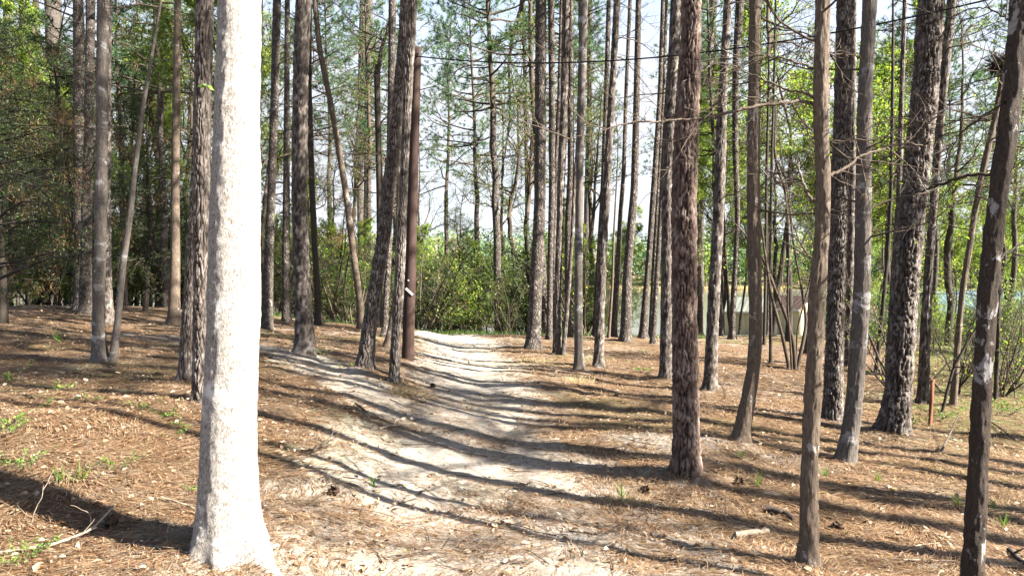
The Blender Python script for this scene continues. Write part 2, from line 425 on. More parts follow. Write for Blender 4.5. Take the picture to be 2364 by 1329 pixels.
# ------------------------------------------------------------------ crowns (each returns meshes, origin at the crown base on the trunk axis)
def pine_crown(seed, h=9.0, r0=.1, reach=2.8, nb=46, needles=12, wd=.014, kids=5):
    g = np.random.default_rng(seed); mb = MB()
    L = grow([[0, 0, 0]], [[0, 0, 1]], h, 12, .03, .08, g)
    tubes(mb, L, taper(1, 12, r0, .015), 7)
    t = np.sort(g.random(nb)) ** .9
    idx = t * 10.99; i = idx.astype(int); f = (idx - i)[:, None]
    S = L[0, i] * (1 - f) + L[0, i + 1] * f
    az = g.random(nb) * 6.283
    upw = -.05 + .75 * t
    D = np.stack([np.cos(az), np.sin(az), upw], 1)
    Ln = reach * (1.05 - .75 * t) * (.55 + .6 * g.random(nb))
    B1 = grow(S, D, Ln, 6, .13, .06, g); tubes(mb, B1, taper(nb, 6, .012 + .013 * Ln, .005), 5)
    S2, D2, t2 = spawn(B1, kids, .3, 1, .8, g, .4)
    L2 = np.repeat(Ln, kids) * .34 * (1.15 - .6 * t2)
    B2 = grow(S2, D2, L2, 4, .18, .08, g); tubes(mb, B2, taper(len(S2), 4, .009, .003), 3)
    C = np.concatenate([B2[:, -1], B2[:, 2], B1[:, -1]]); Dd = norm(np.concatenate([B2[:, -1] - B2[:, -2]] * 2 + [B1[:, -1] - B1[:, -2]]))
    tufts(mb, C, Dd, needles, .21, wd, 1, g)
    return mb.mesh("pine_crown", ['twig', 'needle'])
def hard_crown(seed, h=7.0, r0=.07, reach=3.2, nb=12, leaf=1, lsize=.05, start=.05, kids=(5, 5, 4), upward=.9, wig=.16, lm='leaf'):
    g = np.random.default_rng(seed); mb = MB()
    L = grow([[0, 0, 0]], [[0, 0, 1]], h, 12, .09, .1, g)
    tubes(mb, L, taper(1, 12, r0, .01), 7)
    t = start + (1 - start) * np.sort(g.random(nb)); idx = t * 10.99; i = idx.astype(int); f = (idx - i)[:, None]
    S = L[0, i] * (1 - f) + L[0, i + 1] * f
    az = g.random(nb) * 6.283
    D = np.stack([np.cos(az), np.sin(az), upward * (.5 + g.random(nb))], 1)
    Ln = reach * (1.1 - .7 * t) * (.6 + .6 * g.random(nb))
    P = grow(S, D, Ln, 8, wig, .05, g); rr = r0 * .5 * (1.1 - .6 * t)
    tubes(mb, P, taper(nb, 8, rr, .006), 5); Lc = Ln; tips = [P[:, -1]]
    for lev, kk in enumerate(kids):
        S2, D2, t2 = spawn(P, kk, .22, 1, .75, g)
        Lc = np.repeat(Lc, kk) * .48 * (1.15 - .5 * t2)
        rr = np.maximum(np.repeat(rr, kk) * .45, .0035)
        nn_ = (6, 5, 4)[lev]
        P = grow(S2, D2, Lc, nn_, wig * 1.2, .05, g)
        tubes(mb, P, taper(len(S2), nn_, rr, .0022), 4 if lev == 0 else 3)
        tips.append(P[:, -1]); tips.append(P[:, 2])
    if leaf:
        C = np.concatenate(tips[-3:]); C = np.repeat(C, leaf, 0) + g.normal(0, .05, (len(C) * leaf, 3))
        leaves(mb, C, lsize, 1, g)
    return mb.mesh("bare_crown", ['twig', lm])
def evergreen(seed, h=7.5, reach=2.4, n1=70, dead=.3, low=.12, leaf=.055, per=9, mats=('dark', 'cedar', 'dead')):
    g = np.random.default_rng(seed)
    L = grow([[0, 0, -.15]], [[0, 0, 1]], h, 12, .04, .1, g)
    mt = MB(); tubes(mt, L, taper(1, 12, .013 * h, .012), 8)
    mb = MB(); t = low + (1 - low) * np.sort(g.random(n1)); idx = t * 10.99; i = idx.astype(int); f = (idx - i)[:, None]
    S = L[0, i] * (1 - f) + L[0, i + 1] * f; az = g.random(n1) * 6.283
    D = np.stack([np.cos(az), np.sin(az), .1 + .4 * g.random(n1)], 1)
    Ln = reach * (1.1 - .85 * t) * (.5 + .8 * g.random(n1))
    P = grow(S, D, Ln, 7, .13, -.05, g); tubes(mb, P, taper(n1, 7, .01 + .008 * Ln, .004), 4)
    S2, D2, t2 = spawn(P, 6, .2, 1, .8, g, .3)
    P2 = grow(S2, D2, np.repeat(Ln, 6) * .36, 4, .2, -.08, g); tubes(mb, P2, taper(len(S2), 4, .006, .003), 3)
    S3, D3, t3 = spawn(P2, 4, .2, 1, .7, g)
    P3 = grow(S3, D3, .22, 3, .2, -.05, g); tubes(mb, P3, taper(len(S3), 3, .003, .002), 3)
    C = P3.reshape(-1, 3); C = np.repeat(C, max(1, per // 3), 0); C = C + g.normal(0, .05, C.shape)
    d = vn(C[:, 0] * 1.1 + seed, C[:, 2] * 1.1 + C[:, 1]) + .5 < dead
    leaves(mb, C[~d], leaf, 1, g, .38); leaves(mb, np.repeat(C[d], 2, 0) + g.normal(0, .07, (2 * d.sum(), 3)), leaf * 2.0, 2, g, .10, 2.2)
    return mt.mesh("trunk", [mats[0]]), mb.mesh("foliage", list(mats))
def shrub(seed, h=3.5, w=1.5, stems=9, lsize=.06, per=7, lm='privet', bare=False):
    g = np.random.default_rng(seed)
    S = g.normal(0, .18 if not bare else .1, (stems, 3)); S[:, 2] = -.1
    D = g.normal(0, .33 * w / 1.5, (stems, 3)); D[:, 2] = 1
    Ln = h * (.6 + .45 * g.random(stems))
    P = grow(S, D, Ln, 9, .09, .03, g); mt = MB(); tubes(mt, P, taper(stems, 9, .008 * h, .005), 5)
    mb = MB(); S2, D2, t2 = spawn(P, 10, .12, 1, .85, g)
    P2 = grow(S2, D2, np.repeat(Ln, 10) * .27 * (1.25 - .6 * t2) * w / 1.5, 5, .2, .02, g); tubes(mb, P2, taper(len(S2), 5, .008, .003), 3)
    S3, D3, t3 = spawn(P2, 5, .2, 1, .8, g)
    P3 = grow(S3, D3, .26, 3, .25, 0, g); tubes(mb, P3, taper(len(S3), 3, .003, .002), 3)
    C = np.concatenate([P3.reshape(-1, 3), P2[:, 2:].reshape(-1, 3)])
    if per: C = np.repeat(C, per, 0) + g.normal(0, .075, (len(C) * per, 3))
    else: C = C[g.random(len(C)) < .25]
    leaves(mb, C, lsize, 1, g, .5, 0, np.array([0, 0, .5]))
    return mt.mesh("stems", ['twig']), mb.mesh("foliage", ['twig', lm])
PC = [pine_crown(s) for s in (1, 2, 3, 4)]
PCF = [pine_crown(s, 11, .10, 2.9, 80, 16, .022, 6) for s in (21, 22, 23)]
HC = [hard_crown(s) for s in (5, 6, 7)]
HCL = [hard_crown(s, 6.5, .075, 3.4, 14, 1, .05, .02, (5, 5, 4), .5, .24) for s in (8, 9)]

# ------------------------------------------------------------------ ground and water
def steps(a, b, base, k):
    out = [a]; x = a
    while x < b: x += max(base, k * abs(x)); out.append(x)
    return np.array(out)
ys = np.concatenate([-steps(0, 60, .5, .15)[::-1][:-1], steps(0, 2, .1, .0)[:-1], steps(2.0, 520, .035, .0095)])
xp = steps(0, 520, .04, .0145); xs = np.concatenate([-xp[::-1][:-1], xp])
def sandmask(x, y):
    dt = pdist(x, y, TRACK); ds = pdist(x, y, SPUR)
    wN = .76 + .95 * sm(8.5, 4.5, y) + .10 * sm(12, 20, y)
    s = .80 * np.exp(-(dt / wN) ** 2.4) * (1 - .28 * sm(7, 5, y))
    s = s - .30 * np.exp(-((dt - .05) / .22) ** 2) * sm(12, 8, y) * sm(2, 5, y) * (vn(x * .5, y * .5) + .75)
    s = np.maximum(s, np.exp(-(ds / .5) ** 3) * .52 * (.25 + .75 * sm(-8, -5, x)))
    s = np.maximum(s, .58 * np.exp(-(((x - 1.35) / .8) ** 2 + ((y - 7.6) / .5) ** 2)))
    s = np.maximum(s, .46 * np.exp(-(((x + 1.3) / .8) ** 2 + ((y - 6.4) / .6) ** 2)))
    s = s + .85 * fbm(x * 1.1 + 3, y * 1.1, 5) * sm(45, 20, y) * (.28 + np.clip(s, 0, .6))
    s = s + .9 * np.exp(-(((x - 14) / 3) ** 2 + ((y - 50) / 12) ** 2))
    return s
mb = MB(); mb.add([[-400, 60, LAKE_Z], [26, 60, LAKE_Z], [60, 90, LAKE_Z], [400, 120, LAKE_Z], [400, 345, LAKE_Z], [-400, 345, LAKE_Z]], [[0, 1, 2, 3, 4, 5]], 0, False)
tag(link("water", mb.mesh("water", ['water'])), None, None, None, 'structure')

# ------------------------------------------------------------------ trunks
def worley(u, v, nu):
    """F2-F1 on a jittered lattice, periodic in u with nu cells"""
    g = np.random.default_rng(9); J = g.random((128, 512, 2))
    ui = np.floor(u).astype(int); vi = np.floor(v).astype(int)
    f1 = np.full(u.shape, 9.0); f2 = np.full(u.shape, 9.0)
    for du in (-1, 0, 1):
        for dv in (-1, 0, 1):
            a_ = ui + du; b_ = vi + dv; j = J[(a_ % nu) & 127, b_ & 511]
            d = np.hypot((a_ + j[..., 0] - u), (b_ + j[..., 1] - v)) + .25 * j[..., 1]
            m_ = d < f1; f2 = np.where(m_, f1, np.minimum(f2, d)); f1 = np.where(m_, d, f1)
    return f2 - f1
def trunk_mesh(ctr, rad, dist, kind, flare=.35, seed=0, zvis=None, roots=None):
    """ctr (n,3) local polyline from base up, rad (n,)"""
    z = ctr[:, 2]; top = z[-1]
    if zvis is None: zvis = top
    if dist < 11: seg, dz = 84, .018
    elif dist < 16.5: seg, dz = 32, .05
    else: seg, dz = 16, .16
    zz = np.concatenate([np.arange(-.18, min(zvis, top), dz), np.arange(min(zvis, top), top, .4), [top]])
    zs_ = np.interp(zz, z, np.arange(len(z)))
    def smooth(c):
        y = np.interp(zz, z, c)
        kk = max(1, int(.45 / dz)); 
        if kk > 1:
            yp = np.concatenate([np.full(kk, y[0]) if False else y[0] + (y[0] - y[1:kk + 1][::-1]) * 0 , y, np.full(kk, y[-1])])
            ker = np.hanning(2 * kk + 3)[1:-1]; ker /= ker.sum()
            ys_ = np.convolve(yp, ker, 'same')[kk:-kk]
            w = sm(0, .5, zz) * sm(top, top - 1.5, zz) if top > 3 else sm(0, .4, zz)
            y = y * (1 - w) + ys_ * w
        return y
    cx, cy, rr = smooth(ctr[:, 0]), smooth(ctr[:, 1]), smooth(rad)
    th = np.arange(seg) / seg * 2 * math.pi
    TH, ZZ = np.meshgrid(th, zz); RR = np.repeat(rr[:, None], seg, 1)
    u01 = TH / (2 * math.pi); r_m = float(np.median(rad[:max(2, len(rad) // 2)]))
    fl = np.exp(-np.maximum(ZZ, 0) / (1.1 * r_m)); lob = .5 + .5 * np.cos(TH * 5 + seed) * .6 + .5 * vn(u01 * 7, ZZ * 0 + seed, 7)
    RR = RR * (1 + flare * fl * (.4 + lob))
    RR = RR * (1 + .05 * vn(u01 * 4, ZZ * 1.3 + seed, 4) + .03 * vn(u01 * 8, ZZ * 3.1 + seed, 8))
    if roots is None:
        gr_ = np.random.default_rng(int(seed) + 5); k0 = gr_.random() * 6.28
        roots = [(k0 + k * 6.28 / 5 + gr_.normal(0, .35), r_m * (.25 + .6 * gr_.random()), .30 + .1 * gr_.random(), r_m * (.5 + .5 * gr_.random())) for k in range(5)]
    for az, ext, wdt, hh in roots:
        da = (TH - az + math.pi) % (2 * math.pi) - math.pi
        q_ = np.exp(-np.maximum(ZZ + .02, 0) / hh)
        RR = RR + ext * q_ * np.exp(-(da / (wdt * (1.25 - .6 * q_))) ** 2)
    plate = np.ones_like(RR)
    circ = 2 * math.pi * r_m
    if kind.startswith('pine') and dist < 16.5:
        cw = max(.034, r_m * .26); nu = max(6, int(circ / cw)); chh = cw * 3.4
        du = .8 * vn(u01 * nu * .5 if nu % 2 == 0 else u01 * nu, ZZ / .11 + seed, nu // 2 if nu % 2 == 0 else nu)
        dv = 1.8 * vn(u01 * nu, ZZ / .2 + 5, nu) + .5 * vn(u01 * nu * 3, ZZ / .06, nu * 3)
        e = worley(u01 * nu + du + 50 * nu, ZZ / chh + dv + 60 + seed * 3.3, nu)
        plate = sm(.02, .30, e + .10 * vn(u01 * nu * 4, ZZ / .03, nu * 4))
        fine = .5 + vn(u01 * nu * 5, ZZ / .018, nu * 5)
        dep = min(.034, r_m * .2)
        RR = RR - dep * (1 - plate) + dep * .45 * (fine - .5) * plate + dep * .5 * vn(u01 * nu, ZZ / chh * 1.0, nu)
        plate = np.clip(plate * (.75 + .5 * fine), 0, 1)
    elif dist < 16.5:
        nu = max(12, int(circ / .022))
        rid = vn(u01 * nu + 1.2 * vn(ZZ * 3 + 0 * u01, ZZ * 0 + seed), ZZ / .07 + seed, nu) + .7 * vn(u01 * nu * 2, ZZ / .03, nu * 2)
        amp = .008 if kind != 'blotch' else .009
        if kind == 'gum': amp = .0042; rid = rid * .6 + 1.3 * vn(u01 * nu, ZZ / .03, nu) + 1.0 * vn(u01 * nu * 2, ZZ / .014, nu * 2)
        RR = RR + amp * rid
    V = np.stack([cx[:, None] + RR * np.cos(TH), cy[:, None] + RR * np.sin(TH), ZZ], -1)
    nr = len(zz); i = np.arange(nr - 1)[:, None]; j = np.arange(seg)[None]
    Fc = np.stack([i * seg + j, i * seg + (j + 1) % seg, (i + 1) * seg + (j + 1) % seg, (i + 1) * seg + j], -1).reshape(-1, 4)
    mb = MB(); mb.add(V.reshape(-1, 3), Fc, 0, True, plate.ravel())
    mk = kind
    if kind == 'pine' and dist < 16.5: mk = 'pine_near'
    return mb.mesh("trunk", [mk], 'plate')

def dead_branches(o, g, ctr, n_, z0, z1, ln, side=None, leafy=0.0):
    """thin dead branches off a trunk, each a part of its own"""
    for _ in range(n_):
        z = z0 + (z1 - z0) * g.random(1); az = g.random(1) * 6.283
        if side is not None: az = side + g.normal(0, .8, 1)
        S = np.stack([np.interp(z, ctr[:, 2], ctr[:, 0]), np.interp(z, ctr[:, 2], ctr[:, 1]), z], 1)
        D = np.stack([np.cos(az), np.sin(az), -.1 + .5 * g.random(1)], 1)
        Ln = ln * (.35 + .9 * g.random(1)); mb = MB()
        P = grow(S, D, Ln, 8, .16, .01, g); tubes(mb, P, taper(1, 8, .004 + .0065 * Ln, .0025), 5)
        S2, D2, t2 = spawn(P, 6, .2, 1, .75, g); L2 = np.repeat(Ln, 6) * .4 * (1.2 - .6 * t2)
        P2 = grow(S2, D2, L2, 5, .2, 0, g); tubes(mb, P2, taper(len(S2), 5, .0045, .002), 4)
        S3, D3, t3 = spawn(P2, 4, .2, 1, .7, g); P3 = grow(S3, D3, np.repeat(L2, 4) * .5, 4, .2, 0, g)
        tubes(mb, P3, taper(len(S3), 4, .0028, .0015), 3)
        if leafy:
            C = np.concatenate([P3[:, -1], P2[:, -1]]); C = C[g.random(len(C)) < leafy]; leaves(mb, C, .03, 1, g)
        part('branch', mb.mesh('branch', ['twig', 'leaf']), o)

NAMED = []
def T(short, label, kind, pts, H=None, crown=None, tw=0, twl=1.2, flare=.35, cz=None, leafy=0, depth=None, name=None, side=None, grp=None, roots=None):
    """pts: photo pixels (x, y, width) from the top down, the last one is the foot"""
    bx, by, bw = pts[-1]
    base = hit(bx, by) if depth is None else at(bx, by, depth)
    if depth is not None: base[2] = gz(base[0], base[1])
    Yd = base[1]; g = np.random.default_rng(int(bx * 7 + by))
    sc_ = math.hypot(base[0], base[1]) * 0 + Yd
    P = np.array([at(x, y, Yd) for x, y, w_ in pts[::-1]]); r = np.array([w_ * .5 / F * sc_ for _, _, w_ in pts[::-1]]) * .97
    if Yd < 17: FEET.append((base[0], base[1], bw * .5 / F * Yd))
    P[0] = base
    P = P - base; P[:, 2] -= P[0, 2]
    P[:, 1] += np.linspace(0, 1, len(P)) * g.normal(0, .12) * P[-1, 2] * .1
    zv = P[-1, 2]
    if H is None: H = {'p': 19, 'g': 17}.get(kind[0], 13) + g.random() * 3
    if cz is None: cz = max(zv + .8, H * .55)
    slope = (P[-1] - P[-2]) / max(P[-1, 2] - P[-2, 2], .3); slope[:2] *= .55
    dz = cz - zv
    P = np.vstack([P, P[-1] + slope * dz * .5 * np.array([1, 1, 0]) + np.array([0, 0, dz * .5]), P[-1] + slope * dz * .7 * np.array([1, 1, 0]) + np.array([0, 0, dz])])
    r = np.concatenate([r, [r[-1] * .88, r[-1] * .74]])
    if name is None: name = 'pine_tree' if kind[0] == 'p' else 'hardwood_tree'
    o = thing(name, label, 'tree', base, grp)
    part('trunk', trunk_mesh(P, r, Yd, kind, flare, seed=bx % 13, zvis=zv + .3, roots=roots), o)
    if crown is None: crown = ('pine' if kind[0] == 'p' else 'hard')
    lib = {'pine': PC, 'hard': HC, 'low': HCL, 'far': PCF}[crown]
    me = lib[int(bx) % len(lib)]
    c = part('crown', me, o, P[-1]); s = (H - cz) / (9.0 if crown == 'pine' else 7.0)
    c.scale = (s, s, s); c.rotation_euler = (0, 0, g.random() * 6.28)
    if tw: dead_branches(o, g, P, tw, zv * .45, zv + .8, twl, side, leafy)
    xm = np.interp(600, [p[1] for p in pts], [p[0] for p in pts])
    NAMED.append((xm, short)); return o, base, P
def limb(o, base, pts, Y0, dY, mat_='hard', kids=4, kl=.6, leafy=0, g=None):
    """a drawn limb: pixels (x, y, width) outwards from the trunk, its depth drifting by dY"""
    g = g or np.random.default_rng(int(pts[0][0] + pts[0][1]))
    n_ = len(pts); P = []; r = []
    for i, (x, y, w_) in enumerate(pts):
        Yd = Y0 + dY * i / (n_ - 1); P.append(at(x, y, Yd) - np.array(base)); r.append(w_ * .5 / F * Yd)
    P = np.array(P); t = np.linspace(0, n_ - 1, n_ * 5); i = np.arange(n_)
    Q = np.stack([np.interp(t, i, P[:, k]) for k in range(3)], 1)
    for _ in range(3): Q[1:-1] = (Q[:-2] + 2 * Q[1:-1] + Q[2:]) / 4
    Q[1:-1] += g.normal(0, .004, Q[1:-1].shape)
    mb = MB(); tubes(mb, Q[None], np.interp(t, i, r)[None], 8)
    if kids:
        S2, D2, t2 = spawn(Q[None], kids, .15, 1, .7, g); L2 = kl * (.5 + g.random(kids))
        P2 = grow(S2, D2, L2, 7, .17, .02, g); tubes(mb, P2, taper(kids, 7, .0038, .0016), 4)
        S3, D3, _ = spawn(P2, 4, .2, 1, .7, g); P3 = grow(S3, D3, np.repeat(L2, 4) * .4, 5, .2, 0, g); tubes(mb, P3, taper(len(S3), 5, .0022, .0012), 3)
        if leafy:
            C = P3[:, -1]; leaves(mb, C[g.random(len(C)) < leafy], .03, 1, g)
    return part('limb', mb.mesh('limb', [mat_, 'leaf']), o)

# left wood
T('far left edge trunk', "dim slender trunk at the extreme left of the photo, deepest in shade", 'pine', [(16, 0, 13), (10, 440, 14), (14, 680, 16)])
T('twin thin dim trunks', "very thin dim trunk second from the left edge, behind the bank", 'dark', [(46, 0, 7), (40, 440, 8), (41, 683, 9)], crown='hard')
T('third dim trunk', "thin dark pine third from the left edge, rooted on the bank crest", 'pine', [(64, 0, 9), (58, 440, 10), (58, 686, 11)])
T('thick dark left pine', "thick dark pine near the left edge with ridged bark, on the bank crest", 'pine', [(122, 0, 36), (126, 220, 34), (132, 440, 34), (136, 600, 36), (138, 693, 40)])
T('slim grey companion', "slim grey trunk leaning against the thick dark pine near the left edge", 'dark', [(90, 0, 10), (104, 440, 12), (108, 560, 15), (114, 698, 18)], crown='hard')
T('left shaded pine pair', "broad shaded pine, left one of the close pair draped in brown dead needles", 'pine', [(181, 0, 22), (182, 300, 24), (184, 500, 26), (186, 717, 28)])
T('right one of the shaded pair', "shaded pine, right one of the close pair draped in brown dead needles", 'pine', [(206, 0, 20), (203, 300, 20), (199, 500, 24), (197, 725, 28)])
o, b_, P_ = T('forked lichen-spotted tree', "grey lichen-spotted hardwood with a thin second stem forking from its foot, left of centre", 'band',
  [(232, 0, 25), (231, 220, 26), (230, 440, 26), (228, 600, 25), (224, 740, 26), (228, 800, 32), (232, 840, 40)], tw=12, twl=1.6, leafy=.3)
Q = np.array([at(x, y, b_[1]) for x, y in ((245, 838), (262, 822), (272, 740), (283, 620), (300, 500), (313, 380), (330, 250), (352, 120), (372, 0), (380, -120))]) - b_; Q[0, 2] = -.1
mb = MB(); t = np.linspace(0, 9, 46); Qs = np.stack([np.interp(t, range(10), Q[:, k]) for k in range(3)], 1)
tubes(mb, Qs[None], np.interp(t, range(10), np.array([22, 19, 15, 14, 13, 11, 9, 7, 5, 3]) * .5 / F * b_[1])[None], 12)
part('second_stem', mb.mesh('second_stem', ['band']), o)
T('pine behind the forked tree', "dark pine standing close behind the forked lichen-spotted hardwood", 'pine', [(244, 0, 16), (242, 440, 20), (245, 640, 21), (251, 750, 25)])
T('mid-left mossy pine', "narrow dark pine in the gap right of the forked hardwood, lit near its foot", 'pine', [(371, 0, 14), (368, 220, 16), (367, 440, 20), (370, 600, 19), (373, 702, 22)], tw=8)
T('smooth pale grey tree', "smooth pale grey hardwood with flared foot, left of the two dark near pines", 'hard', [(411, 0, 15), (408, 220, 17), (405, 440, 19), (405, 600, 22), (403, 700, 26), (403, 751, 32)], tw=6)
T('left near dark pine', "dark rough pine, left one of two hidden partly by the white trunk", 'pine', [(455, 0, 15), (451, 220, 18), (447, 440, 20), (437, 640, 26), (430, 800, 32), (428, 881, 36)])
T('right near dark pine', "dark rough pine directly behind the left edge of the big white trunk", 'pine', [(482, 0, 40), (476, 220, 38), (470, 440, 36), (468, 700, 38), (466, 933, 46)])
o, b_, P_ = T('big white trunk', "huge sun-bleached pale trunk nearest the camera, flaring roots at its foot", 'gum',
  [(549, 0, 97), (545, 150, 100), (540, 440, 113), (538, 600, 120), (539, 700, 124), (538, 740, 128), (536, 800, 116), (531, 880, 120), (528, 1000, 124), (526, 1150, 132), (535, 1290, 150)], H=19, flare=.10, name='hardwood_tree', crown='hard', roots=[(-.50, .17, .24, .085), (-1.5, .05, .3, .10), (-2.4, .09, .30, .13), (3.0, .10, .45, .16), (1.0, .12, .4, .15), (-.1, .07, .35, .16)])
# a leafy sprout on its bark
mb = MB(); sprout = at(478, 197, b_[1] - .14) - b_; tubes(mb, np.array([[at(492, 205, b_[1]) - b_, sprout]]), [[.002, .001]], 4); leaves(mb, np.repeat(sprout[None], 9, 0), .035, 1); part('sprout', mb.mesh('sprout', ['twig', 'fern']), o)
# centre left
T('sliver pine behind the white trunk', "thin dark pine showing along the right edge of the big white trunk", 'pine', [(604, 0, 12), (600, 220, 12), (596, 440, 14), (598, 620, 16), (601, 748, 18)])
T('first pine past the white trunk', "straight brown pine first to the right of the big white trunk", 'pine', [(638, 0, 19), (633, 220, 19), (626, 440, 19), (620, 600, 22), (617, 762, 27)], tw=5)
T('second pine past the white trunk', "thin straight pine second to the right of the big white trunk, behind the bank", 'pine', [(667, 0, 12), (665, 220, 13), (663, 440, 16), (661, 600, 18), (661, 740, 20)], tw=4)
T('stout grey pine', "stout grey scaly pine with green weeds at its foot, left of the leaning trunks", 'pine', [(701, 0, 37), (695, 150, 37), (691, 440, 36), (696, 600, 39), (701, 720, 42), (706, 822, 50)])
T('curved slender dark tree', "slender dark smooth tree with a slightly curved foot right of the stout grey pine", 'dark', [(716, 0, 10), (715, 200, 11), (721, 440, 14), (729, 600, 15), (735, 700, 16), (736, 750, 20)], crown='hard', tw=6)
T('thin leaning dark stem', "thin dark stem leaning left, between the curved slender tree and the smooth leaning one", 'dark', [(724, 300, 7), (736, 440, 10), (752, 560, 12), (762, 660, 15), (767, 726, 17)], cz=5.6, H=9, crown='low')
T('pale leaning smooth tree', "pale smooth-barked tree leaning left at a steep angle, behind the grey leaning pine", 'hard', [(731, 0, 12), (742, 120, 13), (766, 237, 14), (784, 340, 14), (800, 440, 15), (812, 540, 16), (824, 640, 16), (832, 700, 17), (833, 760, 18)], tw=14, twl=1.8, leafy=.3)
T('dark tree behind the pale leaning one', "dark ivy-touched tree leaning left, just right of the pale leaning smooth tree", 'dark', [(768, 180, 8), (776, 264, 9), (797, 340, 12), (807, 406, 12), (816, 500, 14), (820, 620, 16), (822, 736, 20)], cz=7.2, H=12, crown='low')
T('sunlit pine of the tight pair', "narrow pine with a sunlit side, left of a tight pair above the leaning pine", 'pine', [(835, 0, 14), (832, 150, 14), (830, 440, 15), (834, 600, 18), (842, 745, 20)], tw=5)
T('shaded pine of the tight pair', "pine touching the sunlit narrow one, right of the tight pair", 'pine', [(851, 0, 19), (850, 150, 19), (848, 440, 18), (847, 560, 19), (846, 752, 22)], tw=4)
T('crooked forking tree', "dark crooked tree forking high up, between the tight pine pair and the leaning pine", 'dark', [(878, 120, 12), (872, 180, 15), (874, 300, 14), (877, 440, 15), (878, 600, 16), (872, 756, 20)], cz=7.6, H=13, crown='low', tw=6, twl=2.0)
T('white-edged slim pine', "slim pine whose right edge glows white, above and behind the grey leaning pine", 'pine', [(905, 0, 18), (903, 150, 17), (899, 300, 14), (898, 440, 14), (897, 600, 14), (890, 700, 14), (888, 779, 18)], tw=5)
T('grey leaning pine', "grey furrowed pine leaning right with a broad foot, left of the brown utility pole", 'pine', [(937, 0, 24), (930, 120, 26), (918, 250, 28), (906, 370, 31), (897, 450, 33), (884, 560, 33), (868, 660, 34), (852, 760, 36), (842, 852, 42)])
T('pine in front of the pole', "slim furrowed pine crossing in front of the brown utility pole", 'pine', [(955, 0, 22), (946, 150, 22), (939, 300, 20), (932, 440, 20), (926, 600, 22), (920, 700, 24), (913, 800, 25), (910, 886, 27)])
T('bent stem behind the pole', "thin grey stem with a bent foot, between the leaning pine and the pole", 'hard', [(924, 300, 8), (920, 440, 9), (918, 560, 10), (914, 680, 11), (904, 750, 13), (890, 806, 20)], crown='hard')
# past the pole
T('wavy dark tree past the pole', "tall wavy dark tree right of the utility pole with a pale scar at its foot", 'dark', [(1036, 0, 7), (1041, 70, 9), (1044, 152, 10), (1036, 230, 10), (1027, 305, 12), (1020, 400, 13), (1016, 470, 13), (1011, 560, 14), (1006, 660, 15), (1003, 754, 19)], cz=8.5, H=13.5, crown='low', tw=16, twl=2.6)
T('thin straight dark tree', "thin straight dark tree right of the wavy one, where the track bends away", 'dark', [(1087, 0, 4), (1078, 237, 6), (1067, 339, 7), (1061, 450, 8), (1056, 600, 9), (1050, 680, 10), (1044, 756, 13)], cz=9.2, H=12, crown='low', tw=12, twl=2.0)
T('thin dark tree by the middle pine', "very thin dark tree left of the sunlit middle pine with red-brown bark", 'dark', [(1208, 0, 8), (1212, 200, 9), (1216, 440, 9), (1216, 600, 9), (1216, 769, 11)], tw=9, twl=2.0, crown='low')
T('sunlit middle pine', "straight pine with a brightly sunlit right side and flared foot, right of the track", 'pine', [(1249, 0, 26), (1248, 220, 27), (1247, 440, 27), (1243, 560, 29), (1237, 660, 31), (1233, 760, 33), (1231, 809, 40)], tw=4)
T('grey pine behind the middle pine', "thin greyish pine just right of the sunlit middle pine", 'pine', [(1272, 0, 15), (1274, 220, 15), (1274, 440, 15), (1270, 600, 13), (1268, 783, 15)], tw=4)
T('brown pine of the centre cluster', "brown pine with a slim stem hugging its right side, right of track", 'pine', [(1308, 0, 21), (1304, 200, 19), (1296, 400, 19), (1291, 560, 17), (1287, 700, 18), (1286, 820, 22)], tw=6)
T('slim hugging stem', "slim brown stem hugging the right side of a brown pine, centre cluster", 'pine', [(1333, 330, 7), (1326, 440, 8), (1320, 560, 9), (1312, 680, 10), (1305, 760, 11), (1299, 823, 12)], H=11, cz=7)
T('dark pine behind the centre cluster', "dark narrow pine seen between the hugging stem and the pale banded trunk", 'pine', [(1318, 160, 14), (1318, 400, 16), (1312, 520, 18), (1311, 660, 15), (1312, 777, 17)])
T('hidden thin pine', "thin dark pine mostly hidden behind the brown pine of the centre cluster", 'pine', [(1290, 240, 9), (1281, 440, 10), (1278, 600, 9), (1280, 778, 11)])
T('pale banded trunk', "pale smooth trunk ringed with white lichen bands, right of the centre cluster", 'band', [(1348, 0, 22), (1345, 150, 20), (1340, 300, 18), (1338, 440, 18), (1336, 560, 18), (1335, 700, 19), (1336, 800, 20), (1337, 855, 26)], tw=10, twl=1.0)
T('brown pine behind the pale banded trunk', "straight brown pine just behind and right of the pale banded trunk", 'pine', [(1363, 0, 12), (1362, 220, 13), (1357, 440, 16), (1352, 620, 14), (1353, 774, 20)], tw=4)
T('dark pine left of the gritty pine', "dark thin pine whose foot hides behind the gritty double-toned pine", 'pine', [(1405, 0, 11), (1400, 200, 12), (1392, 440, 13), (1382, 620, 14), (1375, 777, 18)])
T('gritty half-lit pine', "pine dark on its left half and sunlit on its right, rooted before the lake view", 'pine', [(1425, 0, 17), (1417, 150, 16), (1408, 300, 17), (1401, 440, 19), (1394, 520, 22), (1389, 640, 22), (1384, 760, 23), (1382, 850, 26)], tw=5)
T('leaning slim pine', "slim pine leaning right with a thin white sapling at its left foot", 'pine', [(1455, 0, 9), (1446, 200, 9), (1440, 400, 10), (1432, 500, 11), (1425, 640, 13), (1419, 720, 15), (1416, 777, 18)], tw=5)
T('thin white sapling', "thin white-lit sapling hugging the left foot of the leaning slim pine", 'hard', [(1424, 380, 3), (1416, 540, 5), (1413, 660, 6), (1405, 779, 8)], H=7, cz=5.5, flare=.1)
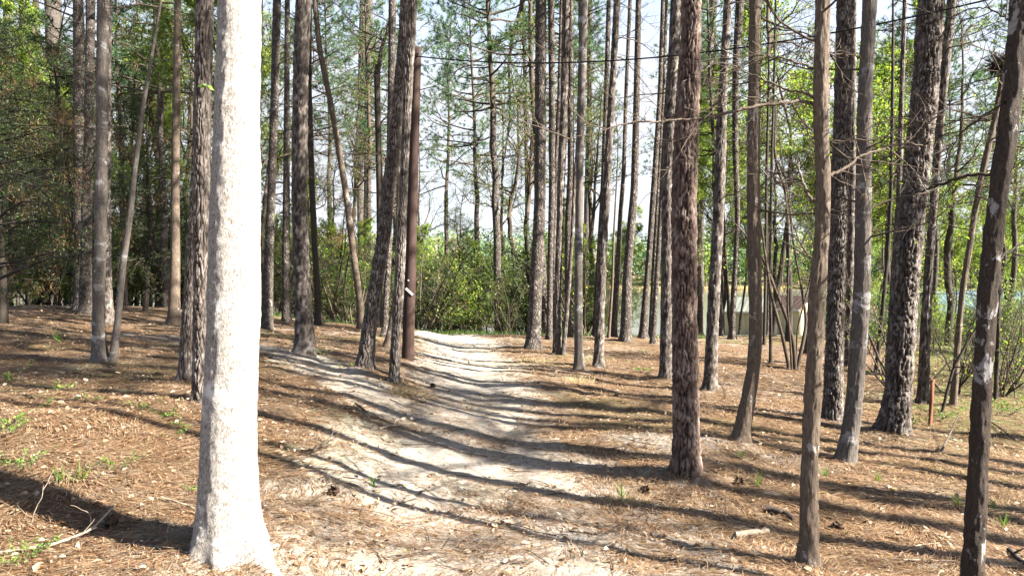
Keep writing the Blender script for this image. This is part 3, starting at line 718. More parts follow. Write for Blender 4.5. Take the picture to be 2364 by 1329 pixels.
T('dark leaning pine before the lake', "solid dark pine leaning slightly right, against the lake", 'pine', [(1475, 0, 14), (1470, 237, 16), (1465, 440, 18), (1457, 520, 20), (1448, 640, 22), (1444, 786, 28)], tw=4)
T('left of the three lake pines', "dark pine, left one of three standing close together before the lake", 'pine', [(1529, 0, 10), (1522, 220, 11), (1508, 440, 14), (1500, 560, 14), (1492, 660, 14), (1484, 780, 21)], tw=3)
T('middle of the three lake pines', "dark slender pine, middle one of three standing close together before the lake", 'pine', [(1538, 0, 9), (1530, 240, 10), (1518, 440, 11), (1510, 620, 12), (1502, 780, 13)])
T('right of the three lake pines', "slender pine, right one of three standing close together before the lake", 'pine', [(1545, 100, 9), (1532, 300, 10), (1523, 500, 11), (1514, 660, 12), (1507, 793, 14)])
T('rough pine left of the great pine', "dark rough pine standing just left of the great plated pine", 'pine', [(1559, 0, 27), (1552, 160, 27), (1543, 350, 28), (1539, 440, 28), (1539, 600, 27), (1537, 740, 27), (1537, 877, 30)], tw=3)
T('great plated pine', "great reddish pine with deep plated bark, largest trunk right of the sandy track", 'pine_red', [(1603, 0, 46), (1599, 120, 50), (1591, 220, 57), (1586, 350, 58), (1583, 450, 59), (1582, 600, 60), (1583, 760, 61), (1585, 900, 62), (1585, 1020, 65), (1584, 1100, 72)], H=20, flare=.16)
T('pine behind the great pine', "sunlit narrow pine rising from behind the right side of the great plated pine", 'pine', [(1646, 0, 22), (1634, 120, 19), (1626, 237, 17), (1620, 380, 12), (1619, 560, 10), (1620, 762, 11)], tw=4)
T('leaning pine right of the great pine', "furrowed pine leaning right with a bright right edge, next right of the great pine", 'pine', [(1683, 0, 20), (1671, 200, 20), (1665, 350, 25), (1662, 450, 27), (1656, 560, 28), (1649, 680, 28), (1643, 800, 29), (1639, 904, 35)], tw=5)
T('dark pine by the shed', "dark straight pine in front of the left end of the cream shed", 'pine', [(1707, 0, 20), (1697, 150, 16), (1696, 330, 14), (1702, 500, 12), (1698, 600, 12), (1692, 700, 14), (1690, 783, 16)], tw=4)
T('curved-foot grey tree', "grey hardwood whose lower trunk sweeps left, with a pale scar near its foot", 'hard', [(1741, 0, 28), (1739, 237, 28), (1737, 440, 30), (1740, 600, 31), (1744, 740, 29), (1742, 830, 30), (1732, 900, 32), (1718, 960, 37), (1708, 1022, 46)], tw=10, flare=.15)
o1, b1, P1 = T('near limbed grey tree', "slim grey near trunk with long bare limbs reaching left, flared foot at the bottom edge", 'hard',
  [(1890, 0, 34), (1888, 120, 33), (1884, 237, 32), (1890, 340, 32), (1897, 440, 31), (1892, 560, 33), (1884, 650, 34), (1879, 760, 38), (1875, 890, 38), (1869, 1000, 38), (1866, 1082, 39), (1868, 1218, 42), (1865, 1315, 54)], tw=5, twl=.6, H=16, cz=8.8)
T('dark pine behind the limbed tree', "dark pine mostly hidden behind the slim near trunk with long limbs", 'pine', [(1917, 0, 16), (1914, 300, 17), (1898, 500, 16), (1878, 640, 13), (1862, 819, 13)])
T('bright-edged furrowed pine', "furrowed pine, dark left half and dazzling right edge, right of the limbed tree", 'pine', [(1950, 0, 40), (1945, 237, 41), (1937, 440, 41), (1931, 640, 41), (1926, 800, 40), (1922, 973, 48)], flare=.2)
T('lit pine behind the bright-edged one', "sunlit pine just behind and right of the bright-edged furrowed pine", 'pine', [(1972, 0, 14), (1968, 440, 16), (1963, 640, 18), (1957, 848, 17)])
T('white-banded grey tree', "grey hardwood with one bright white lichen band, flared mossy foot", 'band', [(2003, 0, 31), (1992, 237, 32), (1990, 440, 35), (1987, 680, 37), (1980, 780, 38), (1974, 890, 38), (1966, 980, 38), (1950, 1072, 50)], tw=10, flare=.2)
T('thin lit tree in the thicket', "thin half-lit tree between the white-banded tree and the massive dark pine", 'dark', [(2063, 100, 6), (2061, 300, 8), (2058, 440, 8), (2051, 580, 9), (2035, 740, 9), (2021, 862, 9)], crown='low', tw=9, twl=1.6, leafy=.6)
T('pine behind the massive pine', "dark pine tucked behind the left side of the massive dark pine", 'pine', [(2088, 0, 9), (2080, 237, 11), (2076, 440, 13), (2068, 560, 14), (2058, 740, 16), (2050, 868, 20)])
T('massive dark pine', "massive dark pine wrapped in thin vines, right side catching the sun", 'pine', [(2148, 0, 56), (2140, 100, 58), (2132, 237, 59), (2118, 340, 58), (2109, 440, 57), (2089, 640, 62), (2080, 780, 62), (2075, 890, 60), (2061, 1007, 68)], tw=16, twl=.9, flare=.2)
T('dark pine right of the massive pine', "dark narrow pine just right of the massive pine, near the rusty post", 'pine', [(2192, 0, 22), (2176, 170, 20), (2162, 340, 17), (2155, 440, 18), (2141, 640, 21), (2134, 800, 24), (2130, 936, 27)], tw=5)
oe, be, Pe = T('tree with the ball nest', "leaning dark tree with a dark twiggy nest high in it, right side", 'hard', [(2336, 60, 7), (2309, 169, 10), (2292, 271, 13), (2265, 389, 14), (2253, 450, 13), (2237, 560, 13), (2216, 700, 13), (2208, 820, 13), (2200, 938, 17)], tw=14, twl=1.8, crown='low')
o2, b2, P2_ = T('blotched near right tree', "near dark trunk blotched with white lichen, leaning right at the right edge", 'blotch',
  [(2368, 0, 52), (2358, 100, 45), (2340, 237, 42), (2328, 340, 44), (2309, 440, 41), (2295, 560, 40), (2285, 680, 44), (2275, 800, 43), (2271, 890, 39), (2264, 980, 39), (2259, 1100, 45), (2252, 1218, 44), (2246, 1335, 50), (2240, 1420, 60)], tw=4, twl=.7, H=18, cz=10)
T('thin tree behind the blotched tree', "thin dark trunk half hidden behind the white-blotched trunk at the right edge", 'dark', [(2322, 440, 8), (2310, 600, 8), (2305, 760, 9), (2298, 925, 10)], crown='low', tw=6)
T('thin brown tree before the shed', "thin brown pole-like tree in front of the cream sheds", 'dark', [(1790, 60, 5), (1784, 300, 6), (1779, 500, 7), (1779, 700, 7), (1779, 839, 8)], crown='low', tw=8, leafy=.5)
T('slim tree right of the curved one', "slim lit tree just right of the curved-foot grey tree, by the sheds", 'dark', [(1776, 200, 6), (1770, 440, 7), (1768, 640, 7), (1764, 795, 8)], crown='low', tw=6, leafy=.5)
T('branching tree before the gable', "dark branching tree growing just in front of the bright cream gable", 'dark', [(1818, 560, 9), (1822, 640, 13), (1823, 720, 15), (1820, 788, 17)], cz=3.9, H=8.5, crown='low', tw=8, twl=1.5)

X, Y = np.meshgrid(xs, ys); Z = gz(X, Y, True)
V = np.stack([X, Y, Z], -1).reshape(-1, 3); ny, nx = X.shape
a = (np.arange(ny - 1)[:, None] * nx + np.arange(nx - 1)[None]); Fc = np.stack([a, a + 1, a + nx + 1, a + nx], -1).reshape(-1, 4)
SD = sandmask(X, Y)
mb = MB(); mb.add(V, Fc, 0, True, SD.ravel()); me = mb.mesh("ground", ['ground'], 'sand')
ga = me.attributes.new('green', 'FLOAT', 'POINT')
gr = np.clip(sm(23, 28, Y) * .45 + .8 * sm(.48, .62, X / np.maximum(Y, 1)) * sm(7, 11, Y) - .9 * np.exp(-(((X - 14) / 4) ** 2 + ((Y - 50) / 14) ** 2)), 0, 1)
gr = gr + .35 * (sm(.1, .35, fbm(X * .7 + 40, Y * .7, 2)))
ga.data.foreach_set('value', np.clip(gr * (1 - np.clip(SD, 0, 1)), 0, 1).ravel())
tag(link("ground", me), None, None, None, 'structure')

# long limbs of the near grey tree
Y1 = b1[1]
limb(o1, b1, [(1878, 242, 9), (1858, 234, 8), (1820, 236, 8), (1760, 243, 8), (1680, 262, 7), (1600, 275, 6), (1520, 280, 5), (1440, 286, 4), (1380, 305, 2.5), (1300, 322, 1.5)], Y1, -.25, kids=10, kl=.45)
limb(o1, b1, [(1880, 226, 9), (1860, 214, 7), (1820, 208, 5), (1782, 192, 4), (1740, 176, 3), (1690, 150, 2.5), (1650, 142, 1.5)], Y1, .5, kids=6, kl=.4)
limb(o1, b1, [(1876, 160, 6), (1850, 146, 5), (1805, 134, 4), (1760, 128, 3), (1700, 132, 2), (1600, 142, 1.5)], Y1, .3, kids=6, kl=.4)
limb(o1, b1, [(1896, 408, 9), (1915, 404, 8), (1945, 394, 7), (1985, 362, 6), (2030, 345, 4), (2080, 330, 3), (2130, 335, 2)], Y1, .5, kids=8, kl=.4)
limb(o1, b1, [(1888, 466, 9), (1876, 462, 8), (1862, 440, 7), (1848, 400, 5), (1838, 360, 3)], Y1, .2, kids=4, kl=.25)
limb(o1, b1, [(1900, 330, 4), (1930, 326, 3.5), (1980, 320, 3), (2040, 336, 2), (2100, 342, 1.5)], Y1, -.3, kids=6, kl=.4)
limb(o2, b2, [(2312, 398, 8), (2290, 402, 8), (2240, 404, 7), (2190, 418, 7), (2150, 434, 6), (2110, 444, 3)], b2[1], .8, 'dark', kids=7, kl=.5, leafy=.2)
limb(o2, b2, [(2320, 236, 5), (2280, 262, 4), (2225, 300, 4), (2200, 335, 2.5), (2165, 360, 2)], b2[1], .6, 'dark', kids=6, kl=.5)
limb(o2, b2, [(2350, 60, 5), (2318, 40, 4), (2280, 18, 3.5), (2250, 20, 2)], b2[1], .4, 'dark', kids=6, kl=.5)
limb(o2, b2, [(2300, 600, 6), (2330, 580, 5), (2364, 555, 5), (2420, 530, 4)], b2[1], .5, 'dark', kids=7, kl=.5, leafy=.5)
limb(oe, be, [(2296, 262, 5), (2312, 240, 4), (2340, 220, 3), (2380, 190, 2)], be[1], .6, 'dark', kids=5, kl=.8)

# nest in the leaning tree
g = np.random.default_rng(44); c = at(2307, 150, be[1]); N = 260
D = norm(g.normal(0, 1, (N, 3))); mb = MB()
Pn = grow(D * .05 * np.array([1, 1, .6]), norm(np.cross(D, g.normal(0, 1, (N, 3))) + D * .55), .20, 5, .25, 0, g)
tubes(mb, Pn, taper(N, 5, .006, .003), 4); leaves(mb, D * .11 * g.random((N, 1)) * np.array([1, 1, .7]), .05, 1, g)
tag(link("bird_nest", mb.mesh("bird_nest", ['dark', 'dead']), None, c), "dark ball of twigs lodged high in the leaning tree at the right", "nest")

# multi-stemmed clump by the sheds
b = hit(1834, 853); o = thing("multi_stemmed_tree", "clump of bare brown stems fanning out of one foot, before the cream sheds", "tree", b)
for pts, ws in ((((1822, 850), (1805, 770), (1780, 680), (1768, 600), (1752, 480), (1742, 380)), (9, 8, 7, 6, 4, 2)), (((1828, 852), (1823, 770), (1818, 700), (1822, 560), (1812, 420)), (6, 5, 4, 4, 2)),
                (((1836, 853), (1832, 790), (1815, 730), (1790, 670), (1764, 600), (1720, 540), (1680, 500)), (10, 9, 9, 8, 6, 5, 2)), (((1840, 852), (1856, 780), (1862, 740), (1850, 660), (1832, 570), (1822, 470), (1800, 330)), (9, 9, 8, 6, 5, 4, 2)),
                (((1838, 853), (1840, 760), (1872, 640), (1884, 540), (1890, 440)), (5, 4, 4, 3, 2))):
    Q = np.array([at(x, y, b[1] + .06 * i) for i, (x, y) in enumerate(pts)]) - b; t = np.linspace(0, len(pts) - 1, 40)
    Qs = np.stack([np.interp(t, range(len(pts)), Q[:, k]) for k in range(3)], 1)
    for _ in range(4): Qs[1:-1] = (Qs[:-2] + 2 * Qs[1:-1] + Qs[2:]) / 4
    Qs[0, 2] = -.1
    mb = MB(); tubes(mb, Qs[None], np.interp(t, range(len(pts)), np.array(ws) * .5 / F * b[1])[None], 8)
    S2, D2, t2 = spawn(Qs[None], 8, .3, 1, .6); P2 = grow(S2, D2, 1.0, 7, .13, .05); tubes(mb, P2, taper(8, 7, .008, .002), 4)
    S3, D3, t3 = spawn(P2, 4, .2, 1, .7); P3 = grow(S3, D3, .4, 5, .16, .05); tubes(mb, P3, taper(32, 5, .004, .002), 3)
    leaves(mb, P3[:, -1], .05, 1)
    part('stem', mb.mesh('stem', ['twig', 'leaf']), o)

# ------------------------------------------------------------------ utility pole, cable, posts
b = hit(940, 831); top = at(963, 110, b[1]); tp = top - b
o = thing("utility_pole", "reddish brown wooden utility pole with a white tag, leaning slightly right", "utility pole", b)
mb = MB(); n_ = 24; P = np.array([[0, 0, -.3]]) + (tp + np.array([0, 0, .3])) * np.linspace(0, 1, n_)[:, None]
tubes(mb, P[None], np.linspace(.112, .075, n_)[None], 28); part('shaft', mb.mesh('shaft', ['pole']), o)
def boxm(name, sx, sy, sz, m_, bev=0):
    v = np.array([[x, y, z] for x in (-sx / 2, sx / 2) for y in (-sy / 2, sy / 2) for z in (-sz / 2, sz / 2)])
    f = [[0, 1, 3, 2], [4, 6, 7, 5], [0, 4, 5, 1], [2, 3, 7, 6], [0, 2, 6, 4], [1, 5, 7, 3]]
    mb = MB(); mb.add(v, f, 0, False); return mb.mesh(name, [m_])
tg = part('tag', boxm('tag', .17, .008, .04, 'tag'), o, at(945, 673, b[1] - .112) - b); tg.rotation_euler = (0, R(43), 0)
mb = MB(); a_ = np.linspace(0, 2 * math.pi, 13)[:-1]
ring = lambda y: np.stack([.014 * np.cos(a_), np.full(12, y), .014 * np.sin(a_)], 1)
mb.add(np.vstack([ring(0), ring(-.012)]), [[i, (i + 1) % 12, 12 + (i + 1) % 12, 12 + i] for i in range(12)], 0, False); mb.f.append((np.arange(12)[None] + 12, 0, False))
part('nail_disc', mb.mesh('nail_disc', ['tag']), o, at(943, 647, b[1] - .108) - b)
part('cable_clamp', boxm('cable_clamp', .09, .2, .05, 'cable'), o, at(962, 130, b[1]) - b)
A = at(962, 130, b[1] - .1); B = at(2760, -130, 7.5); t = np.linspace(0, 1, 90)[:, None]
P = A + (B - A) * t - np.array([0, 0, 1]) * .52 * 4 * t * (1 - t)
mb = MB(); tubes(mb, P[None] - A, np.full((1, 90), .011), 8)
tag(link("overhead_cable", mb.mesh("overhead_cable", ['cable']), None, A), "thin black cable running from the utility pole up to the right edge", "cable")
b = hit(1150, 764); o = thing("wooden_post", "thin dark broken-topped post with a white mark, standing by the green thicket", "post", b)
tp = at(1156, 524, b[1]) - b; mb = MB(); P = np.array([0, 0, -.2]) + (tp + np.array([0, 0, .2])) * np.linspace(0, 1, 14)[:, None]; P[1:-1, :2] += rng.normal(0, .006, (12, 2))
tubes(mb, P[None], np.linspace(.068, .05, 14)[None], 16); part('shaft', mb.mesh('shaft', ['dark']), o)
tg = part('tag', boxm('tag', .035, .006, .13, 'tag'), o, at(1154, 705, b[1] - .075) - b)
b = hit(2146, 983); o = thing("metal_post", "rusty red-brown metal post standing right of the massive dark pine", "post", b)
hh = (at(2154, 877, b[1]) - b)[2]
mb = MB(); tubes(mb, np.array([[[0, 0, -.1], [.02, 0, hh * .5], [.035, 0, hh]]]), [[.024, .024, .024]], 12); part('shaft', mb.mesh('shaft', ['rust']), o)
mb = MB(); tubes(mb, np.array([[[.035, 0, hh - .005], [.036, 0, hh + .012]]]), [[.028, .028]], 12); part('cap', mb.mesh('cap', ['rust']), o)

# ------------------------------------------------------------------ sheds and houses
def corr_wall(mb, w, h, pitch=.2, dep=.03, gable=0):
    """sheet-metal wall in the xz plane, ribs towards -y"""
    n_ = int(w / pitch) * 4; x = np.linspace(-w / 2, w / 2, n_ + 1)
    y = -dep * (np.arange(n_ + 1) % 4 == 1) - dep * (np.arange(n_ + 1) % 4 == 2) * .9
    top = h + gable * (1 - np.abs(x) / (w / 2))
    V = np.vstack([np.stack([x, y, x * 0 - .2], 1), np.stack([x, y, top], 1)]); i = np.arange(n_)
    mb.add(V, np.stack([i, i + 1, i + n_ + 2, i + n_ + 1], 1), 0, False)
def shed(name, label, cat, loc, rz, w, d, h, gh, wall, roof, ribs=True, door=None, windows=()):
    o = thing(name, label, cat, loc, None, rz)
    for k, (x, y, r_, ww, g_) in enumerate(((0, -d / 2, 0, w, gh), (0, d / 2, math.pi, w, gh), (-w / 2, 0, -math.pi / 2, d, 0), (w / 2, 0, math.pi / 2, d, 0))):
        mb = MB(); corr_wall(mb, ww, h, .4, .07 if ribs else .004, g_); p = part('wall', mb.mesh('wall', [wall]), o, (x, y, 0)); p.rotation_euler = (0, 0, r_)
    mb = MB(); ov = .25; sl = gh / (w / 2); e = w / 2 + ov; t_ = .05
    for s in (-1, 1):
        n_ = int(d / .4) * 2 + 1; yy = np.linspace(-d / 2 - ov, d / 2 + ov, n_); rib = .03 * (np.arange(n_) % 2)
        lo = np.stack([np.full(n_, s * e), yy, h - sl * ov + .03 + rib], 1); hi = np.stack([np.full(n_, s * .0), yy, h + gh + .03 + rib], 1)
        V = np.vstack([lo, hi, lo - [0, 0, t_ + .02], hi - [0, 0, t_ + .02]]); i = np.arange(n_ - 1)
        mb.add(V, np.vstack([np.stack([i, i + 1, i + n_ + 1, i + n_], 1), np.stack([i + 2 * n_, i + 3 * n_, i + 1 + 3 * n_, i + 1 + 2 * n_], 1), np.stack([i, i + 2 * n_, i + 1 + 2 * n_, i + 1], 1),
                         [[0, n_, 3 * n_, 2 * n_]], [[n_ - 1, 3 * n_ - 1, 4 * n_ - 1, 2 * n_ - 1]]]), 0, False)
    part('roof', mb.mesh('roof', [roof]), o)
    for s in (-1, 1):
        p = part('fascia', boxm('fascia', .03, d + 2 * ov, .14, 'white'), o, (s * (e + .02), 0, h - sl * ov - .03))
    if door: part('door', boxm('door', door[1], .06, door[2], 'door'), o, (door[0], -d / 2 - .05, door[2] / 2))
    for wx, wz in windows:
        p = part('window', boxm('window', .9, .05, .7, 'white'), o, (wx, -d / 2 - .03, wz)); q = part('pane', boxm('pane', .76, .02, .56, 'glass'), p, (0, -.035, 0))
    return o
def gpt(px, Y):
    x = (px - CX) / F * Y; return np.array([x, Y, float(gz(x, Y))])
c = gpt(1768, 67); shed("shed", "long low cream metal shed with pale streaked roof, left of the gabled one", "shed", c, R(58), 4.0, 6.4, 2.3, 1.1, 'cream', 'roofm')
c = gpt(1836, 60); shed("shed", "small cream corrugated shed with a sunlit gable wall and brown roof", "shed", c, R(21), 2.2, 3.4, 2.35, .85, 'cream', 'roofb')
c = gpt(2012, 66); shed("cabin", "low grey building with a brown roof behind the massive dark pine", "building", c, R(80), 5, 5.5, 1.9, .9, 'grey', 'roofb', False)
c = gpt(2330, 72); shed("barn", "long building with a blue metal roof behind the thicket at the right", "building", c + np.array([0, 0, -.3]), R(86), 10.5, 16, 2.3, 3.0, 'grey', 'blue', False, None, ())

# ------------------------------------------------------------------ off-frame trees on the sun side (they throw the long stripes and the dapple)
def stripe(px, py, s, r_, crown='pine', H=18, kind='pine', czf=.6):
    q = hit(px, py); x = q[0] + SUN[0] * s; y = q[1] + SUN[1] * s; z = float(gz(x, y))
    o = thing('pine_tree' if kind[0] == 'p' else 'hardwood_tree', "tall tree standing out of view to the right of the camera", 'tree', (x, y, z), 'trees out of view on the sunny side')
    g = np.random.default_rng(int(px + py)); cz = H * czf
    zz = np.linspace(0, cz, 9); P = np.stack([np.cumsum(g.normal(0, .05, 9)), np.cumsum(g.normal(0, .05, 9)), zz], 1); P[0] = 0
    part('trunk', trunk_mesh(P, r_ * np.linspace(1.05, .7, 9), 20, kind, .3, px % 7), o)
    me = (PC if crown == 'pine' else HC)[int(px) % 3]; c_ = part('crown', me, o, P[-1]); s_ = (H - cz) / (9.0 if crown == 'pine' else 7.0)
    c_.scale = (s_,) * 3; c_.rotation_euler = (0, 0, g.random() * 6)
stripe(2230, 1160, 3.2, .15); stripe(2330, 1125, 5.0, .10); stripe(2069, 1275, 2.2, .11, 'hard', 12, 'hard'); 
stripe(1400, 965, 7.0, .12); stripe(2300, 1010, 8.0, .13); 
for i, (x, y, cr) in enumerate([(26, 7, 'hard'), (18.5, .2, 'hard'), (15, 1.9, 'pine'), (17, 3.8, 'pine'), (11, 2.6, 'pine'), (12.5, 5.4, 'pine'), (9.2, 6.6, 'pine'), (28, 14, 'pine'), (36, 24, 'pine'), (3, -15, 'pine')]):
    q = np.array([x, y, float(gz(x, y))])
    o = thing('pine_tree', "tall tree standing out of view to the right of the camera", 'tree', q, 'trees out of view on the sunny side'); H = 17 + i % 4; cz = H * .55
    zz = np.linspace(0, cz, 8); P = np.stack([np.sin(zz * .3 + i) * .1, np.cos(zz * .25 + i) * .1 - .1, zz], 1)
    part('trunk', trunk_mesh(P, .14 * np.linspace(1.1, .7, 8), 20, 'pine', .3, i), o)
    c_ = part('crown', (PC if cr == 'pine' else HC)[i % 3], o, P[-1]); s_ = (H - cz) / (9. if cr == 'pine' else 7.); c_.scale = (s_ * 1.1,) * 3; c_.rotation_euler = (0, 0, i * 1.7)

# ------------------------------------------------------------------ background trees and shrubs (prototypes, then copies with their parts)
NAMED.sort()
BG = []
def gap(px):
    xs_ = [n_[0] for n_ in NAMED]; i = int(np.searchsorted(xs_, px))
    a_ = NAMED[max(i - 1, 0)][1]; b_ = NAMED[min(i, len(NAMED) - 1)][1]
    return a_ if i >= len(NAMED) or abs(xs_[max(i - 1, 0)] - px) < abs(xs_[min(i, len(xs_) - 1)] - px) else b_
def proto(name, parts):
    o = bpy.data.objects.new(name, None); SC.collection.objects.link(o)
    for pn, me, loc in parts: part(pn, me, o, loc)
    o['used'] = 0; return o
def place(pr, px, Y, s, what, cat, group):
    q = gpt(px, Y)
    if pr['used'] == 0: o = pr; pr['used'] = 1
    else: o = copy_tree(pr)
    o.location = q; o.scale = (s,) * 3; o.rotation_euler = (R(rng.normal(0, 1.2)), R(rng.normal(0, 1.2)), rng.random() * 6.28)
    BG.append((o, what, px, Y, s)); tag(o, what, cat, group)
    return o
def straight(h, r0, r1, kind, seed):
    g = np.random.default_rng(seed); zz = np.linspace(0, h, 14); P = np.stack([np.cumsum(g.normal(0, .04, 14)), np.cumsum(g.normal(0, .04, 14)), zz], 1); P[0] = 0
    return trunk_mesh(P, np.linspace(r0, r1, 14), 20, kind, .3, seed), P[-1]
PP = []
for k in range(3):
    me, tp = straight(8.0, .15, .11, 'pine', 70 + k); PP.append(proto('pine_tree', [('trunk', me, (0, 0, 0)), ('crown', PCF[k], tp)]))
HP = []
for k in range(2):
    me, tp = straight(4.5, .11, .08, 'dark', 80 + k); HP.append(proto('hardwood_tree', [('trunk', me, (0, 0, 0)), ('crown', HCL[k], tp)]))
GP = []
for k in range(2):
    me, tp = straight(3.0, .07, .055, 'dark', 90 + k)
    GP.append(proto('leafy_tree', [('trunk', me, (0, 0, 0)), ('crown', hard_crown(95 + k, 6.5, .055, 2.4, 20, 3, .075, .0, (6, 5, 4), .8, .16), tp)]))
EP = []
for k in range(3):
    mt_, mf_ = evergreen(50 + k, dead=(.2, .34, .12)[k], n1=(60, 52, 64)[k]); EP.append(proto('evergreen_tree', [('trunk', mt_, (0, 0, 0)), ('foliage', mf_, (0, 0, 0))]))
SP = []
for k in range(4):
    ms_, mf_ = shrub(60 + k, per=(3, 5, 3, 2)[k], lm=('privet', 'cedar', 'leaf', 'leaf')[k], w=2.0, lsize=.085); SP.append(proto('leafy_shrub', [('stems', ms_, (0, 0, 0)), ('foliage', mf_, (0, 0, 0))]))
BP = []
for k in range(2):
    ms_, mf_ = shrub(65 + k, per=0, lm='leaf', w=1.7, stems=7, lsize=.06); BP.append(proto('bare_shrub', [('stems', ms_, (0, 0, 0)), ('twigs', mf_, (0, 0, 0))]))
rr = np.random.default_rng(123)
def scatter(lst, n_, x0, x1, d0, d1, s0, s1, what, cat, group, skip=None):
    for i in range(n_):
        px = x0 + (x1 - x0) * (i + rr.random()) / n_; Y_ = d0 + (d1 - d0) * rr.random()
        if 1686 < px < 1868 and Y_ < 66 and (lst is SP or lst is BP): Y_ = 74 + 6 * rr.random()
        if 1795 < px < 1868 and Y_ < 62: px = 1885 + 20 * rr.random()
        if 1425 < px < 1500 or 1560 < px < 1600: px = 1600 + 60 * rr.random(); Y_ = 40 + 8 * rr.random()
        if skip and skip[0] < px < skip[1]: continue
        place(lst[i % len(lst)], px, Y_, s0 + (s1 - s0) * rr.random(), what, cat, group)
scatter(EP, 8, -60, 470, 22, 34, .7, 1.25, "evergreen tree with brown dead needles in the dim wood", "tree", "evergreens in the dim left wood")
for px, Y_, s in ((10, 15, .9), (175, 19.5, .95), (335, 20, .8), (-60, 12, .9)):
    place(EP[int(px) % 3], px, Y_, s, "shaggy evergreen with hanging brown needles above the left bank", "tree", "evergreens in the dim left wood")
scatter(PP, 14, -80, 620, 24, 50, .7, 1.1, "background pine in the left wood", "tree", "background pines of the left wood")
scatter(GP, 7, -20, 620, 20, 38, .9, 1.4, "fresh-leaved tree in the left wood", "tree", "fresh-leaved trees of the left wood")
scatter(HP, 13, 0, 620, 24, 40, .9, 1.3, "bare background tree in the left wood", "tree", "bare background trees")
scatter(SP, 18, -60, 600, 26, 37, .95, 1.3, "dark leafy bush closing the left wood", "shrub", "bushes behind the left wood")
scatter(EP, 4, 620, 1130, 27, 34, .5, .75, "dark evergreen beyond the crest of the track", "tree", "evergreens beyond the crest")
scatter(GP, 14, 600, 1420, 25, 38, .36, .62, "slender leafy tree beyond the crest", "tree", "leafy trees beyond the crest")
scatter(SP, 14, 590, 1260, 26, 33, .6, 1.1, "bright green bush beyond the crest of the track", "shrub", "green bushes beyond the crest")
scatter(SP, 9, 600, 1250, 34, 44, .95, 1.4, "green bush rising behind the first row of bushes", "shrub", "green bushes beyond the crest")
scatter(BP, 14, 610, 1420, 23.5, 30, .7, 1.5, "bare twiggy bush beyond the crest", "shrub", "bare bushes beyond the crest")
scatter(SP, 4, 1262, 1415, 26, 32, .75, .9, "yellow-green bush left of the lake view", "shrub", "green bushes left of the lake")
scatter(HP, 12, 600, 1430, 25, 42, .8, 1.35, "bare branching tree against the bright sky", "tree", "bare background trees")
scatter(PP, 13, 640, 1660, 25, 44, .86, 1.08, "background pine with blue-green tufts against the sky", "tree", "background pines of the centre")
scatter(PP, 14, 1660, 2480, 24, 56, .58, .95, "background pine on the slope to the lake", "tree", "background pines of the right wood")
scatter(GP, 17, 1640, 2130, 24, 48, .8, 1.35, "slender tree in pale fresh leaf near the sheds", "tree", "fresh-leaved trees near the sheds", None)
scatter(HP, 9, 1650, 2400, 20, 44, .75, 1.2, "bare branching tree in the right wood", "tree", "bare background trees")
scatter(GP, 5, 2110, 2420, 24, 44, .6, .95, "fresh-leaved tree before the blue roof", "tree", "fresh-leaved trees at the right")
scatter(SP, 9, 2010, 2420, 17, 30, .42, .62, "low leafy bush at the right edge of the wood", "shrub", "low bushes of the right wood")
scatter(SP, 8, 1960, 2480, 30, 50, .5, .8, "leafy bush down the slope before the buildings", "shrub", "bushes before the buildings")
scatter(BP, 8, 2080, 2440, 9.5, 18, .45, .8, "bare twiggy bush in the right thicket", "shrub", "bare bushes of the right thicket")
scatter(SP, 14, 1880, 2500, 77, 96, 1.3, 1.9, "big leafy bush by the near lake shore", "shrub", "bushes on the near lake shore")
scatter(SP, 6, 1240, 1425, 60, 76, 1.1, 1.6, "shore bush left of the lake view", "shrub", "bushes on the near lake shore")
scatter(BP, 4, 1700, 2000, 22, 40, .7, 1.1, "bare twiggy bush by the sheds", "shrub", "bare bushes near the sheds")
from collections import defaultdict
by = defaultdict(list)
def core(k_):
    for w_ in (' in the ', ' against ', ' with ', ' beyond ', ' before ', ' on the ', ' of the ', ' rising ', ' closing ', ' behind ', ' near ', ' left of ', ' down ', ' above ', ' at the ', ' by the '): k_ = k_.split(w_)[0]
    return k_
for o, what, px, Y_, s in BG: by[(core(what), gap(px))].append((Y_, o))
for (what, nb_), L_ in by.items():
    L_.sort(key=lambda q: q[0])
    for i, (Y_, o) in enumerate(L_):
        pre = '' if len(L_) == 1 else (('nearer ', 'farther ') if len(L_) == 2 else ('nearest ', 'second nearest ', 'third nearest ', 'fourth nearest ', 'fifth nearest ', 'sixth nearest ', 'seventh nearest '))[min(i, 6)]
        k_ = what
        for w_ in (' in the ', ' against ', ' with ', ' beyond ', ' before ', ' on the ', ' of the ', ' rising ', ' closing ', ' behind ', ' near ', ' left of ', ' down ', ' above ', ' at the ', ' by the '): k_ = k_.split(w_)[0]
        o['label'] = pre + k_ + ' by the ' + nb_
for o in SC.objects:
    if o.parent is None and 'label' in o and not 4 <= len(o['label'].split()) <= 16: print('WORDS', o.name, len(o['label'].split()), o['label'])

